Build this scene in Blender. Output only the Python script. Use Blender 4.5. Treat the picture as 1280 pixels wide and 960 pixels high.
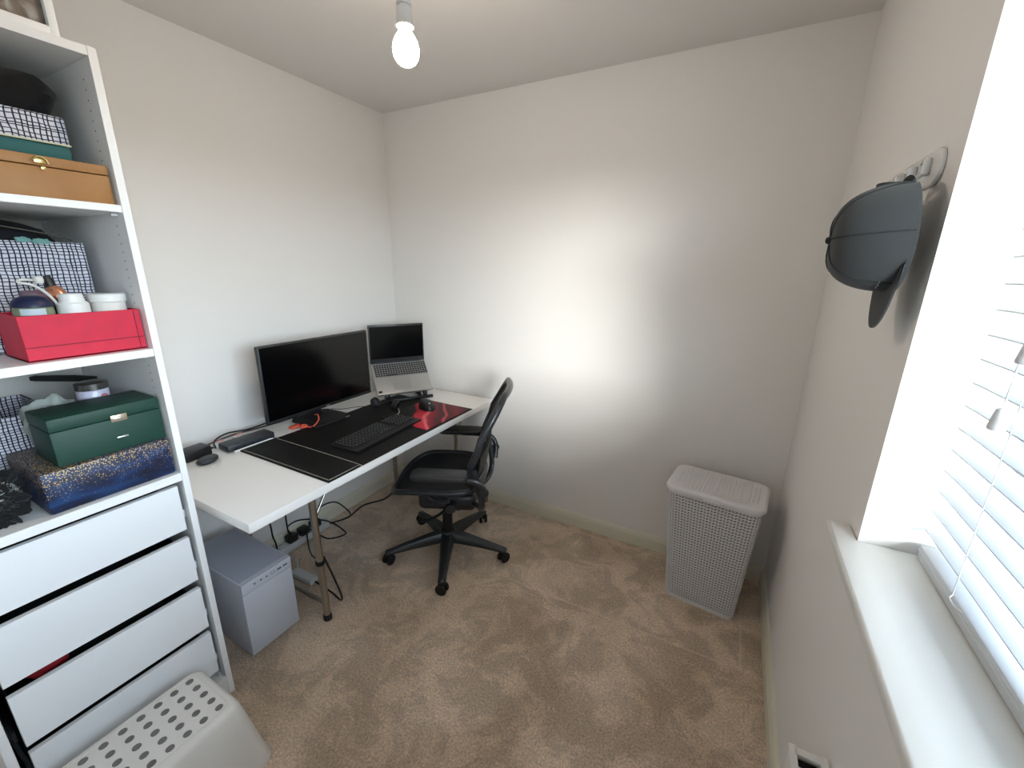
import bpy, bmesh, math, random
from mathutils import Vector, Matrix, noise, Euler

random.seed(7)
PI = math.pi
for o in list(bpy.data.objects):
    bpy.data.objects.remove(o)
scene = bpy.context.scene
COL = scene.collection

# ------------------------------------------------------------------ camera, world, lights, exposure
F_PX, PITCH, YAW, ROLL = 522.33, 0.2734, -0.4884, 0.0129
CAM = Vector((2.0572, -2.1601, 1.5178))
_f0 = Vector((math.sin(YAW), math.cos(YAW), 0)); _r0 = Vector((math.cos(YAW), -math.sin(YAW), 0)); _u0 = Vector((0, 0, 1))
_fw = math.cos(PITCH) * _f0 - math.sin(PITCH) * _u0
_up = math.sin(PITCH) * _f0 + math.cos(PITCH) * _u0
_rt = math.cos(ROLL) * _r0 + math.sin(ROLL) * _up
_uu = -math.sin(ROLL) * _r0 + math.cos(ROLL) * _up
cam_data = bpy.data.cameras.new('camera')
cam_data.sensor_fit = 'HORIZONTAL'; cam_data.sensor_width = 36.0
cam_data.lens = F_PX / 1280.0 * 36.0
cam_data.clip_start = 0.01
cam = bpy.data.objects.new('camera', cam_data); COL.objects.link(cam)
cam.matrix_world = Matrix(((_rt.x, _uu.x, -_fw.x, CAM.x), (_rt.y, _uu.y, -_fw.y, CAM.y), (_rt.z, _uu.z, -_fw.z, CAM.z), (0, 0, 0, 1)))
scene.camera = cam

W, H, YF = 2.357, 2.40, -2.88          # room width (x), height, y of the wall behind the camera
YW0, YW1, ZS, ZW = -1.108, -2.64, 0.955, 2.08   # window opening: y range (unseen near end widened for light), sill height, head height

SKY_TOP, SKY_LOW, GROUND, SKY_STRENGTH = (0.26, 0.33, 0.42, 1), (0.82, 0.92, 1.0, 1), (0.10, 0.10, 0.09, 1), 21.0
world = bpy.data.worlds.new('daylight'); scene.world = world; world.use_nodes = True
nt = world.node_tree; nt.nodes.clear()
_tc = nt.nodes.new('ShaderNodeTexCoord'); _sep = nt.nodes.new('ShaderNodeSeparateXYZ')
_rp = nt.nodes.new('ShaderNodeValToRGB'); _bg = nt.nodes.new('ShaderNodeBackground'); _wo = nt.nodes.new('ShaderNodeOutputWorld')
_mr = nt.nodes.new('ShaderNodeMapRange'); _mr.inputs[1].default_value = -1; _mr.inputs[2].default_value = 1
nt.links.new(_tc.outputs['Generated'], _sep.inputs[0]); nt.links.new(_sep.outputs[2], _mr.inputs[0])
nt.links.new(_mr.outputs[0], _rp.inputs[0]); nt.links.new(_rp.outputs[0], _bg.inputs[0]); nt.links.new(_bg.outputs[0], _wo.inputs[0])
_e = _rp.color_ramp.elements
_e[0].position = 0.495; _e[0].color = GROUND
_e[1].position = 0.515; _e[1].color = SKY_LOW
for _p, _c in ((0.58, (0.64, 0.75, 0.86, 1)), (0.68, (0.50, 0.60, 0.72, 1)), (1.0, SKY_TOP)):   # pale haze low down, deeper blue overhead
    _x = _rp.color_ramp.elements.new(_p); _x.color = _c
_bg.inputs[1].default_value = SKY_STRENGTH

portal = bpy.data.lights.new('window_portal', 'AREA'); portal.shape = 'RECTANGLE'
portal.size = YW0 - YW1; portal.size_y = ZW - ZS; portal.cycles.is_portal = True
po = bpy.data.objects.new('window_portal', portal); COL.objects.link(po)
po.location = (W + 0.29, (YW0 + YW1) / 2, (ZS + ZW) / 2); po.rotation_euler = (0, PI / 2, 0)
po.rotation_euler = Matrix(((0, 0, 1), (1, 0, 0), (0, 1, 0))).to_euler()   # local -Z looks to -x, into the room

# low hazy sun, coming in obliquely from beyond the near end of the window
sun = bpy.data.lights.new('hazy_sun', 'SUN'); sun.energy = 6.0; sun.angle = math.radians(22); sun.color = (1.0, 0.95, 0.89)
so = bpy.data.objects.new('hazy_sun', sun); COL.objects.link(so); so.location = (4, -5, 3)
so.rotation_euler = Vector((-0.70, 1.0, -0.24)).to_track_quat('-Z', 'Y').to_euler()

BULB_STRENGTH = 126.0
scene.view_settings.view_transform = 'Standard'
scene.view_settings.look = 'None'
scene.view_settings.gamma = 1.0
scene.view_settings.use_curve_mapping = False
scene.view_settings.exposure = 0.12

# ------------------------------------------------------------------ helpers
def lin(c):
    return tuple(((v / 255) / 12.92 if v / 255 <= 0.04045 else ((v / 255 + 0.055) / 1.055) ** 2.4) for v in c) + (1.0,)

MATS = {}
def mat(name, rgb, rough=0.5, metal=0.0, bump=0.0, bscale=200.0, var=0.0, vscale=8.0, coat=0.0, sheen=0.0, spec=0.5, rgb2=None):
    """principled material: flat or noise-mottled colour with an optional fine bump"""
    m = bpy.data.materials.new(name); m.use_nodes = True; n = m.node_tree; p = n.nodes['Principled BSDF']
    p.inputs['Roughness'].default_value = rough; p.inputs['Metallic'].default_value = metal
    p.inputs['Coat Weight'].default_value = coat; p.inputs['Sheen Weight'].default_value = sheen
    p.inputs['Specular IOR Level'].default_value = spec
    c = lin(rgb); p.inputs['Base Color'].default_value = c
    tc = n.nodes.new('ShaderNodeTexCoord')
    if var > 0 or rgb2:
        nz = n.nodes.new('ShaderNodeTexNoise'); nz.inputs['Scale'].default_value = vscale; nz.inputs['Detail'].default_value = 4
        r = n.nodes.new('ShaderNodeValToRGB')
        a = lin(rgb2) if rgb2 else tuple(v * (1 - var) for v in c[:3]) + (1,)
        b = c if rgb2 else tuple(min(1, v * (1 + var)) for v in c[:3]) + (1,)
        r.color_ramp.elements[0].color = a; r.color_ramp.elements[1].color = b
        r.color_ramp.elements[0].position = 0.35; r.color_ramp.elements[1].position = 0.65
        n.links.new(tc.outputs['Object'], nz.inputs['Vector']); n.links.new(nz.outputs[0], r.inputs[0]); n.links.new(r.outputs[0], p.inputs['Base Color'])
    if bump > 0:
        nz = n.nodes.new('ShaderNodeTexNoise'); nz.inputs['Scale'].default_value = bscale; nz.inputs['Detail'].default_value = 3
        b = n.nodes.new('ShaderNodeBump'); b.inputs['Strength'].default_value = bump; b.inputs['Distance'].default_value = 0.002
        n.links.new(tc.outputs['Object'], nz.inputs['Vector']); n.links.new(nz.outputs[0], b.inputs['Height']); n.links.new(b.outputs[0], p.inputs['Normal'])
    MATS[name] = m
    return m

class B:
    """collects shapes in one bmesh, then becomes ONE mesh object"""
    def __init__(s):
        s.bm = bmesh.new()
    def _add(s, t, M=None):
        if M is not None: bmesh.ops.transform(t, matrix=M, verts=t.verts)
        me = bpy.data.meshes.new('t'); t.to_mesh(me); t.free(); s.bm.from_mesh(me); bpy.data.meshes.remove(me)
        return s
    def box(s, c, d, r=0.0, seg=2, rot=None):
        t = bmesh.new(); bmesh.ops.create_cube(t, size=1); bmesh.ops.scale(t, vec=d, verts=t.verts)
        if r > 0:
            r = min(r, 0.49 * min(d)); bmesh.ops.bevel(t, geom=t.edges[:], offset=r, segments=seg, profile=0.5, affect='EDGES', clamp_overlap=True)
        M = Matrix.Translation(c)
        if rot is not None: M = M @ (rot if isinstance(rot, Matrix) else Euler(rot).to_matrix().to_4x4())
        return s._add(t, M)
    def span(s, a, b, r=0.0, seg=2):
        return s.box([(a[i] + b[i]) / 2 for i in range(3)], [abs(b[i] - a[i]) for i in range(3)], r, seg)
    def tube(s, pts, r, seg=10, closed=False, flat=1.0):
        pts = [Vector(p) for p in pts]; n = len(pts); bm = s.bm; rings = []
        rr = r if isinstance(r, (list, tuple)) else [r] * n
        prev = None
        for i in range(n):
            if closed: d = pts[(i + 1) % n] - pts[i - 1]
            else: d = pts[min(i + 1, n - 1)] - pts[max(i - 1, 0)]
            d.normalize()
            if prev is None:
                a = Vector((0, 0, 1)) if abs(d.z) < 0.9 else Vector((1, 0, 0))
            else: a = prev
            u = (a - d * a.dot(d)).normalized(); w = d.cross(u); prev = u
            rings.append([bm.verts.new(pts[i] + (u * math.cos(2 * PI * k / seg) * flat + w * math.sin(2 * PI * k / seg)) * rr[i]) for k in range(seg)])
        for i in range(n if closed else n - 1):
            A, C = rings[i], rings[(i + 1) % n]
            for k in range(seg): bm.faces.new((A[k], A[(k + 1) % seg], C[(k + 1) % seg], C[k]))
        if not closed:
            bm.faces.new(rings[0][::-1]); bm.faces.new(rings[-1])
        return s
    def lathe(s, prof, seg=24, M=None):
        t = bmesh.new(); rings = []
        for r, z in prof:
            if r < 1e-6: rings.append([t.verts.new((0, 0, z))])
            else: rings.append([t.verts.new((r * math.cos(2 * PI * k / seg), r * math.sin(2 * PI * k / seg), z)) for k in range(seg)])
        for a, b in zip(rings, rings[1:]):
            for k in range(seg):
                k2 = (k + 1) % seg
                if len(a) == 1 and len(b) == 1: continue
                if len(a) == 1: t.faces.new((a[0], b[k2], b[k]))
                elif len(b) == 1: t.faces.new((a[k], a[k2], b[0]))
                else: t.faces.new((a[k], a[k2], b[k2], b[k]))
        for rg, fl in ((rings[0], True), (rings[-1], False)):
            if len(rg) > 1: t.faces.new(rg[::-1] if fl else rg)
        bmesh.ops.recalc_face_normals(t, faces=t.faces)
        return s._add(t, M)
    def cyl(s, a, b, r, seg=16, r2=None, bev=0.0):
        a = Vector(a); b = Vector(b); L = (b - a).length; r2 = r if r2 is None else r2
        M = Matrix.Translation(a) @ (b - a).to_track_quat('Z', 'Y').to_matrix().to_4x4()
        if bev: return s.lathe([(r - bev, 0), (r, bev), (r2, L - bev), (r2 - bev, L)], seg, M)
        return s.lathe([(r, 0), (r2, L)], seg, M)
    def prism(s, poly, h, M=None, bev=0.0, seg=2):
        t = bmesh.new(); f = t.faces.new([t.verts.new((x, y, 0)) for x, y in poly])
        ex = bmesh.ops.extrude_face_region(t, geom=[f])
        bmesh.ops.translate(t, vec=(0, 0, h), verts=[g for g in ex['geom'] if isinstance(g, bmesh.types.BMVert)])
        bmesh.ops.recalc_face_normals(t, faces=t.faces)
        if bev:
            es = [e for e in t.edges if abs(e.verts[0].co.z - e.verts[1].co.z) < 1e-6]
            bmesh.ops.bevel(t, geom=es, offset=bev, segments=seg, profile=0.5, affect='EDGES', clamp_overlap=True)
        return s._add(t, M)
    def surf(s, f, nu, nv, closeu=False, thick=0.0):
        t = bmesh.new(); mu = nu if closeu else nu + 1
        g = [[t.verts.new(f(i / nu, j / nv)) for i in range(mu)] for j in range(nv + 1)]
        for j in range(nv):
            for i in range(nu):
                t.faces.new((g[j][i], g[j][(i + 1) % mu], g[j + 1][(i + 1) % mu], g[j + 1][i]))
        if thick:
            bmesh.ops.recalc_face_normals(t, faces=t.faces)
            bmesh.ops.solidify(t, geom=t.faces[:], thickness=thick)
        return s._add(t)
    def blob(s, c, d, seed=0, amp=0.25, freq=2.5, sub=4, flat=True, ridge=0.0):
        t = bmesh.new(); bmesh.ops.create_icosphere(t, subdivisions=sub, radius=0.5)
        for v in t.verts:
            q = v.co.copy(); k = q.normalized()
            n = noise.noise(k * freq + Vector((seed * 3.1, seed, 0)))
            if ridge: n -= ridge * abs(noise.noise(k * freq * 2.3 + Vector((seed, 5, seed)))) * 2
            # boxier than a sphere
            m = max(abs(k.x), abs(k.y), abs(k.z)); q = k * 0.5 * (1 + 0.35 * (1 / m - 1)) * (1 + amp * n)
            if flat: q.z = max(q.z, -0.36)
            v.co = q
        zs = [v.co.z for v in t.verts]; lo, hi = min(zs), max(zs)
        for v in t.verts: v.co.z = (v.co.z - lo) / (hi - lo) - 0.5
        for v in t.verts: v.co = Vector((v.co.x * d[0], v.co.y * d[1], v.co.z * d[2])) + Vector(c)
        return s._add(t)
    def obj(s, name, m, parent=None, smooth=True, loc=None, ang=38):
        me = bpy.data.meshes.new(name); bm = s.bm
        bmesh.ops.recalc_face_normals(bm, faces=bm.faces)
        bm.to_mesh(me); bm.free()
        if smooth:
            me.shade_smooth(); me.set_sharp_from_angle(angle=math.radians(ang))
        me.materials.append(m)
        o = bpy.data.objects.new(name, me); COL.objects.link(o)
        if parent is not None: o.parent = parent
        if loc is not None: o.location = loc
        return o

def raw_obj(name, me, m, parent=None):
    if m is not None and not me.materials: me.materials.append(m)
    o = bpy.data.objects.new(name, me); COL.objects.link(o)
    if parent is not None: o.parent = parent
    return o

def tag(o, label, cat, group=None, kind=None):
    o['label'] = label
    if cat: o['category'] = cat
    if group: o['group'] = group
    if kind: o['kind'] = kind
    return o

def thing(name, label, cat, loc=(0, 0, 0), rz=0.0, group=None, kind=None):
    o = bpy.data.objects.new(name, None); COL.objects.link(o)
    o.empty_display_size = 0.05; o.location = loc; o.rotation_euler = (0, 0, rz)
    return tag(o, label, cat, group, kind)

def smooth_path(pts, k=6, closed=False):
    P = [Vector(p) for p in pts]; n = len(P); out = []
    rng = range(n) if closed else range(n - 1)
    for i in rng:
        a = P[(i - 1) % n] if closed or i > 0 else P[i] * 2 - P[i + 1]
        b, c = P[i], P[(i + 1) % n]
        d = P[(i + 2) % n] if closed or i + 2 < n else c * 2 - b
        for j in range(k):
            t = j / k
            out.append(0.5 * ((2 * b) + (c - a) * t + (2 * a - 5 * b + 4 * c - d) * t * t + (3 * b - a - 3 * c + d) * t ** 3))
    if not closed: out.append(P[-1])
    return out

def rrect(w, h, r, k=5):
    """rounded rectangle outline centred on 0"""
    out = []
    for cx, cy, a0 in ((w / 2 - r, h / 2 - r, 0), (-w / 2 + r, h / 2 - r, 90), (-w / 2 + r, -h / 2 + r, 180), (w / 2 - r, -h / 2 + r, 270)):
        for i in range(k + 1):
            a = math.radians(a0 + 90 * i / k); out.append((cx + r * math.cos(a), cy + r * math.sin(a)))
    return out

# ------------------------------------------------------------------ materials
mat('wall_paint', (238, 235, 231), 0.9, bump=0.06, bscale=350)
mat('ceiling_paint', (230, 226, 222), 0.95, bump=0.05, bscale=300)
mat('gloss_white', (232, 231, 226), 0.35)
mat('skirting', (224, 219, 200), 0.4)
mat('upvc', (236, 238, 240), 0.3)
mat('slat_white', (198, 201, 204), 0.45)
mat('cord_white', (222, 224, 226), 0.7)
mat('melamine', (243, 243, 242), 0.4)
mat('melamine_cool', (242, 244, 246), 0.35)
mat('carcass_in', (214, 211, 205), 0.5)
mat('desk_white', (246, 243, 239), 0.4)
mat('desk_edge', (240, 242, 245), 0.4)
mat('steel', (176, 172, 164), 0.28, 1.0)
mat('chrome', (205, 205, 205), 0.15, 1.0)
mat('brass', (214, 190, 130), 0.25, 1.0)
mat('rubber', (20, 20, 21), 0.7)
mat('black_plastic', (16, 17, 18), 0.45)
mat('black_matte', (17, 17, 18), 0.65)
mat('chair_plastic', (34, 36, 39), 0.38)
mat('chair_gloss', (40, 43, 46), 0.28)
mat('chair_mesh', (30, 34, 38), 0.75, bump=0.8, bscale=420)
mat('screen', (5, 5, 6), 0.16, spec=0.3)
mat('bezel', (38, 40, 41), 0.4)
mat('alu', (176, 176, 174), 0.35, 0.75)
mat('key_dark', (24, 25, 27), 0.5)
mat('legend', (150, 152, 154), 0.6)
mat('well_grey', (158, 158, 156), 0.45, 0.4)
mat('legend_dim', (84, 86, 88), 0.6)
mat('leather', (9, 9, 10), 0.6, bump=0.25, bscale=500, spec=0.3)
mat('stitch', (190, 180, 165), 0.8)
mat('pc_white', (203, 206, 216), 0.45)
mat('pc_top', (176, 182, 196), 0.5, bump=0.5, bscale=900)
mat('dot_grey', (116, 114, 112), 0.8)
mat('stool_white', (229, 226, 221), 0.35)
mat('hamper_grey', (222, 220, 221), 0.5)
mat('hamper_shade', (52, 52, 56), 0.8)  # dark grey: shade inside the hamper put into colour
mat('cap_cloth', (46, 49, 50), 0.9, bump=0.4, bscale=700, sheen=0.15)
mat('cap_dark', (36, 40, 42), 0.9)
mat('silver', (200, 205, 205), 0.3, 0.9)
mat('hook_white', (226, 226, 224), 0.25, coat=0.3)
mat('wood_box', (168, 122, 72), 0.55, bump=0.1, bscale=60, rgb2=(154, 108, 60), vscale=9)
mat('teal', (18, 88, 88), 0.6)
mat('cream_edge', (205, 205, 180), 0.6)
mat('black_cloth', (13, 13, 14), 0.95, bump=0.5, bscale=120, sheen=0.1)
mat('dark_cloth', (20, 19, 27), 0.95, bump=0.5, bscale=120, rgb2=(12, 12, 13), vscale=14)
mat('grey_cloth', (158, 164, 158), 0.95, bump=0.4, bscale=200)
mat('pewter_cloth', (70, 74, 74), 0.9, bump=0.4, bscale=260)
mat('mint_cloth', (120, 165, 160), 0.9)
mat('red_cloth', (150, 24, 34), 0.9)
mat('strap_grey', (98, 95, 84), 0.8)
mat('red_card', (205, 30, 62), 0.6, bump=0.15, bscale=400, var=0.06, vscale=25)
mat('red_in', (120, 18, 34), 0.7)
mat('paper', (228, 226, 220), 0.8)
mat('navy', (16, 26, 62), 0.4)
mat('olive_glass', (128, 138, 110), 0.3)
mat('green_label', (30, 112, 72), 0.5)
mat('pale_label', (180, 196, 204), 0.5)
mat('jar_white', (228, 230, 228), 0.35)
mat('mauve', (120, 96, 108), 0.7, bump=0.3)
mat('rose_gold', (216, 150, 120), 0.22, 0.8)
mat('dark_green', (20, 62, 50), 0.55, bump=0.2, bscale=350)
mat('plate_gold', (206, 186, 164), 0.3, 0.7)
mat('candle', (196, 194, 214), 0.3, coat=0.3)
mat('candle_lid', (120, 118, 116), 0.25, 0.9)
mat('pink_dot', (196, 120, 130), 0.6)
mat('coral', (226, 92, 66), 0.5)
mat('pink_plug', (222, 168, 160), 0.6)
mat('slate_plastic', (44, 47, 52), 0.45)
mat('cable_black', (16, 16, 17), 0.5)
mat('cable_white', (214, 212, 206), 0.5)
mat('strip_white', (206, 206, 206), 0.4)
mat('icon_dark', (74, 78, 90), 0.5)
mat('radiator_white', (230, 229, 225), 0.4)
mat('slot_dark', (40, 40, 40), 0.8)
mat('holder_white', (214, 212, 210), 0.4)

def carpet_material():
    m = bpy.data.materials.new('carpet'); m.use_nodes = True; n = m.node_tree; L = n.links; p = n.nodes['Principled BSDF']
    p.inputs['Roughness'].default_value = 1.0; p.inputs['Specular IOR Level'].default_value = 0.05; p.inputs['Sheen Weight'].default_value = 0.25
    p.inputs['Sheen Roughness'].default_value = 0.5
    tc = n.nodes.new('ShaderNodeTexCoord')
    def nz(scale, detail, dist, rough=0.55):
        x = n.nodes.new('ShaderNodeTexNoise'); x.inputs['Scale'].default_value = scale; x.inputs['Detail'].default_value = detail
        x.inputs['Distortion'].default_value = dist; x.inputs['Roughness'].default_value = rough; L.new(tc.outputs['Object'], x.inputs['Vector']); return x
    def ramp(src, a, b, p0, p1):
        r = n.nodes.new('ShaderNodeValToRGB'); r.color_ramp.elements[0].color = a; r.color_ramp.elements[1].color = b
        r.color_ramp.elements[0].position = p0; r.color_ramp.elements[1].position = p1; L.new(src, r.inputs[0]); return r
    def mix(a, b, f, mode='MIX'):
        x = n.nodes.new('ShaderNodeMix'); x.data_type = 'RGBA'; x.blend_type = mode
        if isinstance(f, float): x.inputs[0].default_value = f
        else: L.new(f, x.inputs[0])
        for s, v in ((6, a), (7, b)):
            if isinstance(v, tuple): x.inputs[s].default_value = v
            else: L.new(v, x.inputs[s])
        return x
    big = ramp(nz(3.0, 5, 0.35).outputs[0], lin((205, 182, 158)), lin((230, 208, 186)), 0.38, 0.62)
    # brushed pile: sharp-edged lighter and darker swathes
    sw = ramp(nz(5.2, 9, 0.7, 0.72).outputs[0], (0.74, 0.74, 0.74, 1), (1.10, 1.10, 1.10, 1), 0.45, 0.55)
    c1 = mix(big.outputs[0], sw.outputs[0], 0.75, 'MULTIPLY')
    fine = ramp(nz(130, 3, 0).outputs[0], (0.62, 0.62, 0.62, 1), (1.35, 1.33, 1.3, 1), 0.3, 0.7)
    c2 = mix(c1.outputs[2], fine.outputs[0], 0.8, 'MULTIPLY')
    # old furniture creases pressed into the pile
    sep = n.nodes.new('ShaderNodeSeparateXYZ'); L.new(tc.outputs['Object'], sep.inputs[0])
    def band(axis, at, w, oaxis, lo, hi):
        def mth(op, a, b):
            x = n.nodes.new('ShaderNodeMath'); x.operation = op
            for i, v in enumerate((a, b)):
                if isinstance(v, (int, float)): x.inputs[i].default_value = v
                else: L.new(v, x.inputs[i])
            return x.outputs[0]
        d = mth('ABSOLUTE', mth('SUBTRACT', sep.outputs[axis], at), 0)
        a = mth('LESS_THAN', d, w)
        b = mth('MULTIPLY', mth('GREATER_THAN', sep.outputs[oaxis], lo), mth('LESS_THAN', sep.outputs[oaxis], hi))
        return mth('MULTIPLY', a, b)
    prev = c2.outputs[2]
    for (axis, at, w, oa, lo, hi) in ((1, -0.60, 0.004, 0, 1.22, 2.28), (0, 2.26, 0.004, 1, -0.60, -0.20), (1, -0.06, 0.004, 0, 0.9, 2.0)):
        k = n.nodes.new('ShaderNodeMath'); k.operation = 'MULTIPLY'; L.new(band(axis, at, w, oa, lo, hi), k.inputs[0]); k.inputs[1].default_value = 0.5
        prev = mix(prev, lin((238, 218, 196)), k.outputs[0]).outputs[2]
    L.new(prev, p.inputs['Base Color'])
    b = n.nodes.new('ShaderNodeBump'); b.inputs['Strength'].default_value = 1.0; b.inputs['Distance'].default_value = 0.006
    L.new(nz(190, 4, 0).outputs[0], b.inputs['Height']); L.new(b.outputs[0], p.inputs['Normal'])
    return m
MATS['carpet'] = carpet_material()

def plaid_material(freq_h, freq_v):
    """white cloth printed with an irregular grid of thin dark lines"""
    m = bpy.data.materials.new('plaid_print'); m.use_nodes = True; n = m.node_tree; L = n.links; p = n.nodes['Principled BSDF']
    p.inputs['Roughness'].default_value = 0.9
    tc = n.nodes.new('ShaderNodeTexCoord'); sep = n.nodes.new('ShaderNodeSeparateXYZ'); L.new(tc.outputs['Object'], sep.inputs[0])
    def mth(op, a, b):
        x = n.nodes.new('ShaderNodeMath'); x.operation = op
        for i, v in enumerate((a, b)):
            if isinstance(v, (int, float)): x.inputs[i].default_value = v
            else: L.new(v, x.inputs[i])
        return x.outputs[0]
    wob = n.nodes.new('ShaderNodeTexNoise'); wob.inputs['Scale'].default_value = 18; L.new(tc.outputs['Object'], wob.inputs['Vector'])
    wv = mth('MULTIPLY', mth('SUBTRACT', wob.outputs[0], 0.5), 0.012)
    hcoord = mth('ADD', mth('ADD', sep.outputs[0], sep.outputs[1]), wv); vcoord = mth('ADD', sep.outputs[2], wv)
    res = []
    for src, fr in ((hcoord, freq_h), (vcoord, freq_v)):
        v = n.nodes.new('ShaderNodeTexVoronoi'); v.voronoi_dimensions = '1D'; v.feature = 'DISTANCE_TO_EDGE'; v.inputs['Scale'].default_value = 1.0
        L.new(mth('MULTIPLY', src, fr), v.inputs['W']); res.append(mth('LESS_THAN', v.outputs['Distance'], 0.13))
    k = mth('MAXIMUM', res[0], res[1])
    x = n.nodes.new('ShaderNodeMix'); x.data_type = 'RGBA'; L.new(k, x.inputs[0]); x.inputs[6].default_value = lin((214, 214, 224)); x.inputs[7].default_value = lin((34, 36, 52))
    L.new(x.outputs[2], p.inputs['Base Color'])
    return m
MATS['plaid'] = plaid_material(95, 120)

def glitter_material():
    m = bpy.data.materials.new('blue_glitter'); m.use_nodes = True; n = m.node_tree; L = n.links; p = n.nodes['Principled BSDF']
    p.inputs['Roughness'].default_value = 0.45
    tc = n.nodes.new('ShaderNodeTexCoord'); sep = n.nodes.new('ShaderNodeSeparateXYZ'); L.new(tc.outputs['Object'], sep.inputs[0])
    mp = n.nodes.new('ShaderNodeMapping'); mp.inputs['Scale'].default_value = (4, 4, 14); mp.inputs['Rotation'].default_value = (0.35, 0, 0); L.new(tc.outputs['Object'], mp.inputs[0])
    nz = n.nodes.new('ShaderNodeTexNoise'); nz.inputs['Scale'].default_value = 2.2; nz.inputs['Detail'].default_value = 6; nz.inputs['Distortion'].default_value = 0.8; L.new(mp.outputs[0], nz.inputs['Vector'])
    r = n.nodes.new('ShaderNodeValToRGB'); L.new(nz.outputs[0], r.inputs[0])
    e = r.color_ramp.elements; e[0].position = 0.35; e[0].color = lin((10, 18, 44)); e[1].position = 0.7; e[1].color = lin((24, 66, 116))
    x = e.new(0.5); x.color = lin((14, 38, 78))
    # gold flecks, thickest near the top edge
    vo = n.nodes.new('ShaderNodeTexVoronoi'); vo.inputs['Scale'].default_value = 330; L.new(tc.outputs['Object'], vo.inputs['Vector'])
    mr = n.nodes.new('ShaderNodeMapRange'); mr.inputs[1].default_value = 0.02; mr.inputs[2].default_value = 0.115; mr.inputs[3].default_value = 0.02; mr.inputs[4].default_value = 0.62; L.new(sep.outputs[2], mr.inputs[0])
    sc = n.nodes.new('ShaderNodeSeparateColor'); L.new(vo.outputs['Color'], sc.inputs[0])
    lt = n.nodes.new('ShaderNodeMath'); lt.operation = 'LESS_THAN'; L.new(sc.outputs[0], lt.inputs[0]); L.new(mr.outputs[0], lt.inputs[1])
    d = n.nodes.new('ShaderNodeMath'); d.operation = 'LESS_THAN'; d.inputs[1].default_value = 0.5; L.new(vo.outputs['Distance'], d.inputs[0])
    mu = n.nodes.new('ShaderNodeMath'); mu.operation = 'MULTIPLY'; L.new(lt.outputs[0], mu.inputs[0]); L.new(d.outputs[0], mu.inputs[1])
    mx = n.nodes.new('ShaderNodeMix'); mx.data_type = 'RGBA'; L.new(mu.outputs[0], mx.inputs[0]); L.new(r.outputs[0], mx.inputs[6]); mx.inputs[7].default_value = lin((190, 160, 100))
    L.new(mx.outputs[2], p.inputs['Base Color'])
    return m
MATS['glitter'] = glitter_material()

def swirl_material():
    """mouse mat print: a red ribbon over black"""
    m = bpy.data.materials.new('mouse_mat_print'); m.use_nodes = True; n = m.node_tree; L = n.links; p = n.nodes['Principled BSDF']
    p.inputs['Roughness'].default_value = 0.7
    tc = n.nodes.new('ShaderNodeTexCoord'); sep = n.nodes.new('ShaderNodeSeparateXYZ'); L.new(tc.outputs['Object'], sep.inputs[0])
    nz = n.nodes.new('ShaderNodeTexNoise'); nz.inputs['Scale'].default_value = 5; nz.inputs['Detail'].default_value = 1; L.new(tc.outputs['Object'], nz.inputs['Vector'])
    def mth(op, a, b):
        x = n.nodes.new('ShaderNodeMath'); x.operation = op
        for i, v in enumerate((a, b)):
            if isinstance(v, (int, float)): x.inputs[i].default_value = v
            else: L.new(v, x.inputs[i])
        return x.outputs[0]
    d = mth('ADD', mth('MULTIPLY', sep.outputs[0], 0.773), mth('MULTIPLY', sep.outputs[1], 0.635))
    d = mth('ADD', d, mth('MULTIPLY', mth('SUBTRACT', nz.outputs[0], 0.5), 0.09))
    mr = n.nodes.new('ShaderNodeMapRange'); mr.inputs[1].default_value = -0.10; mr.inputs[2].default_value = 0.25; L.new(d, mr.inputs[0])
    r = n.nodes.new('ShaderNodeValToRGB'); L.new(mr.outputs[0], r.inputs[0]); e = r.color_ramp.elements
    e[0].position = 0.10; e[0].color = lin((16, 13, 14)); e[1].position = 0.95; e[1].color = lin((46, 15, 21))
    for ps, c in ((0.15, (178, 30, 50)), (0.26, (196, 38, 56)), (0.30, (228, 112, 118)), (0.34, (150, 26, 42)), (0.44, (92, 20, 32)), (0.52, (70, 18, 26)), (0.56, (196, 76, 84)), (0.60, (80, 18, 28)), (0.74, (120, 30, 42))):
        q = e.new(ps); q.color = lin(c)
    L.new(r.outputs[0], p.inputs['Base Color'])
    return m
MATS['swirl'] = swirl_material()

def photo_material():
    m = bpy.data.materials.new('faded_print'); m.use_nodes = True; n = m.node_tree; L = n.links; p = n.nodes['Principled BSDF']
    p.inputs['Roughness'].default_value = 0.4
    tc = n.nodes.new('ShaderNodeTexCoord'); nz = n.nodes.new('ShaderNodeTexNoise'); nz.inputs['Scale'].default_value = 16; nz.inputs['Detail'].default_value = 5; nz.inputs['Distortion'].default_value = 1.5
    L.new(tc.outputs['Object'], nz.inputs['Vector'])
    r = n.nodes.new('ShaderNodeValToRGB'); L.new(nz.outputs[0], r.inputs[0]); e = r.color_ramp.elements
    e[0].position = 0.3; e[0].color = lin((60, 72, 66)); e[1].position = 0.72; e[1].color = lin((176, 170, 164))
    for ps, c in ((0.45, (104, 92, 82)), (0.58, (124, 112, 100))):
        q = e.new(ps); q.color = lin(c)
    L.new(r.outputs[0], p.inputs['Base Color'])
    return m
MATS['print'] = photo_material()

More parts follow.
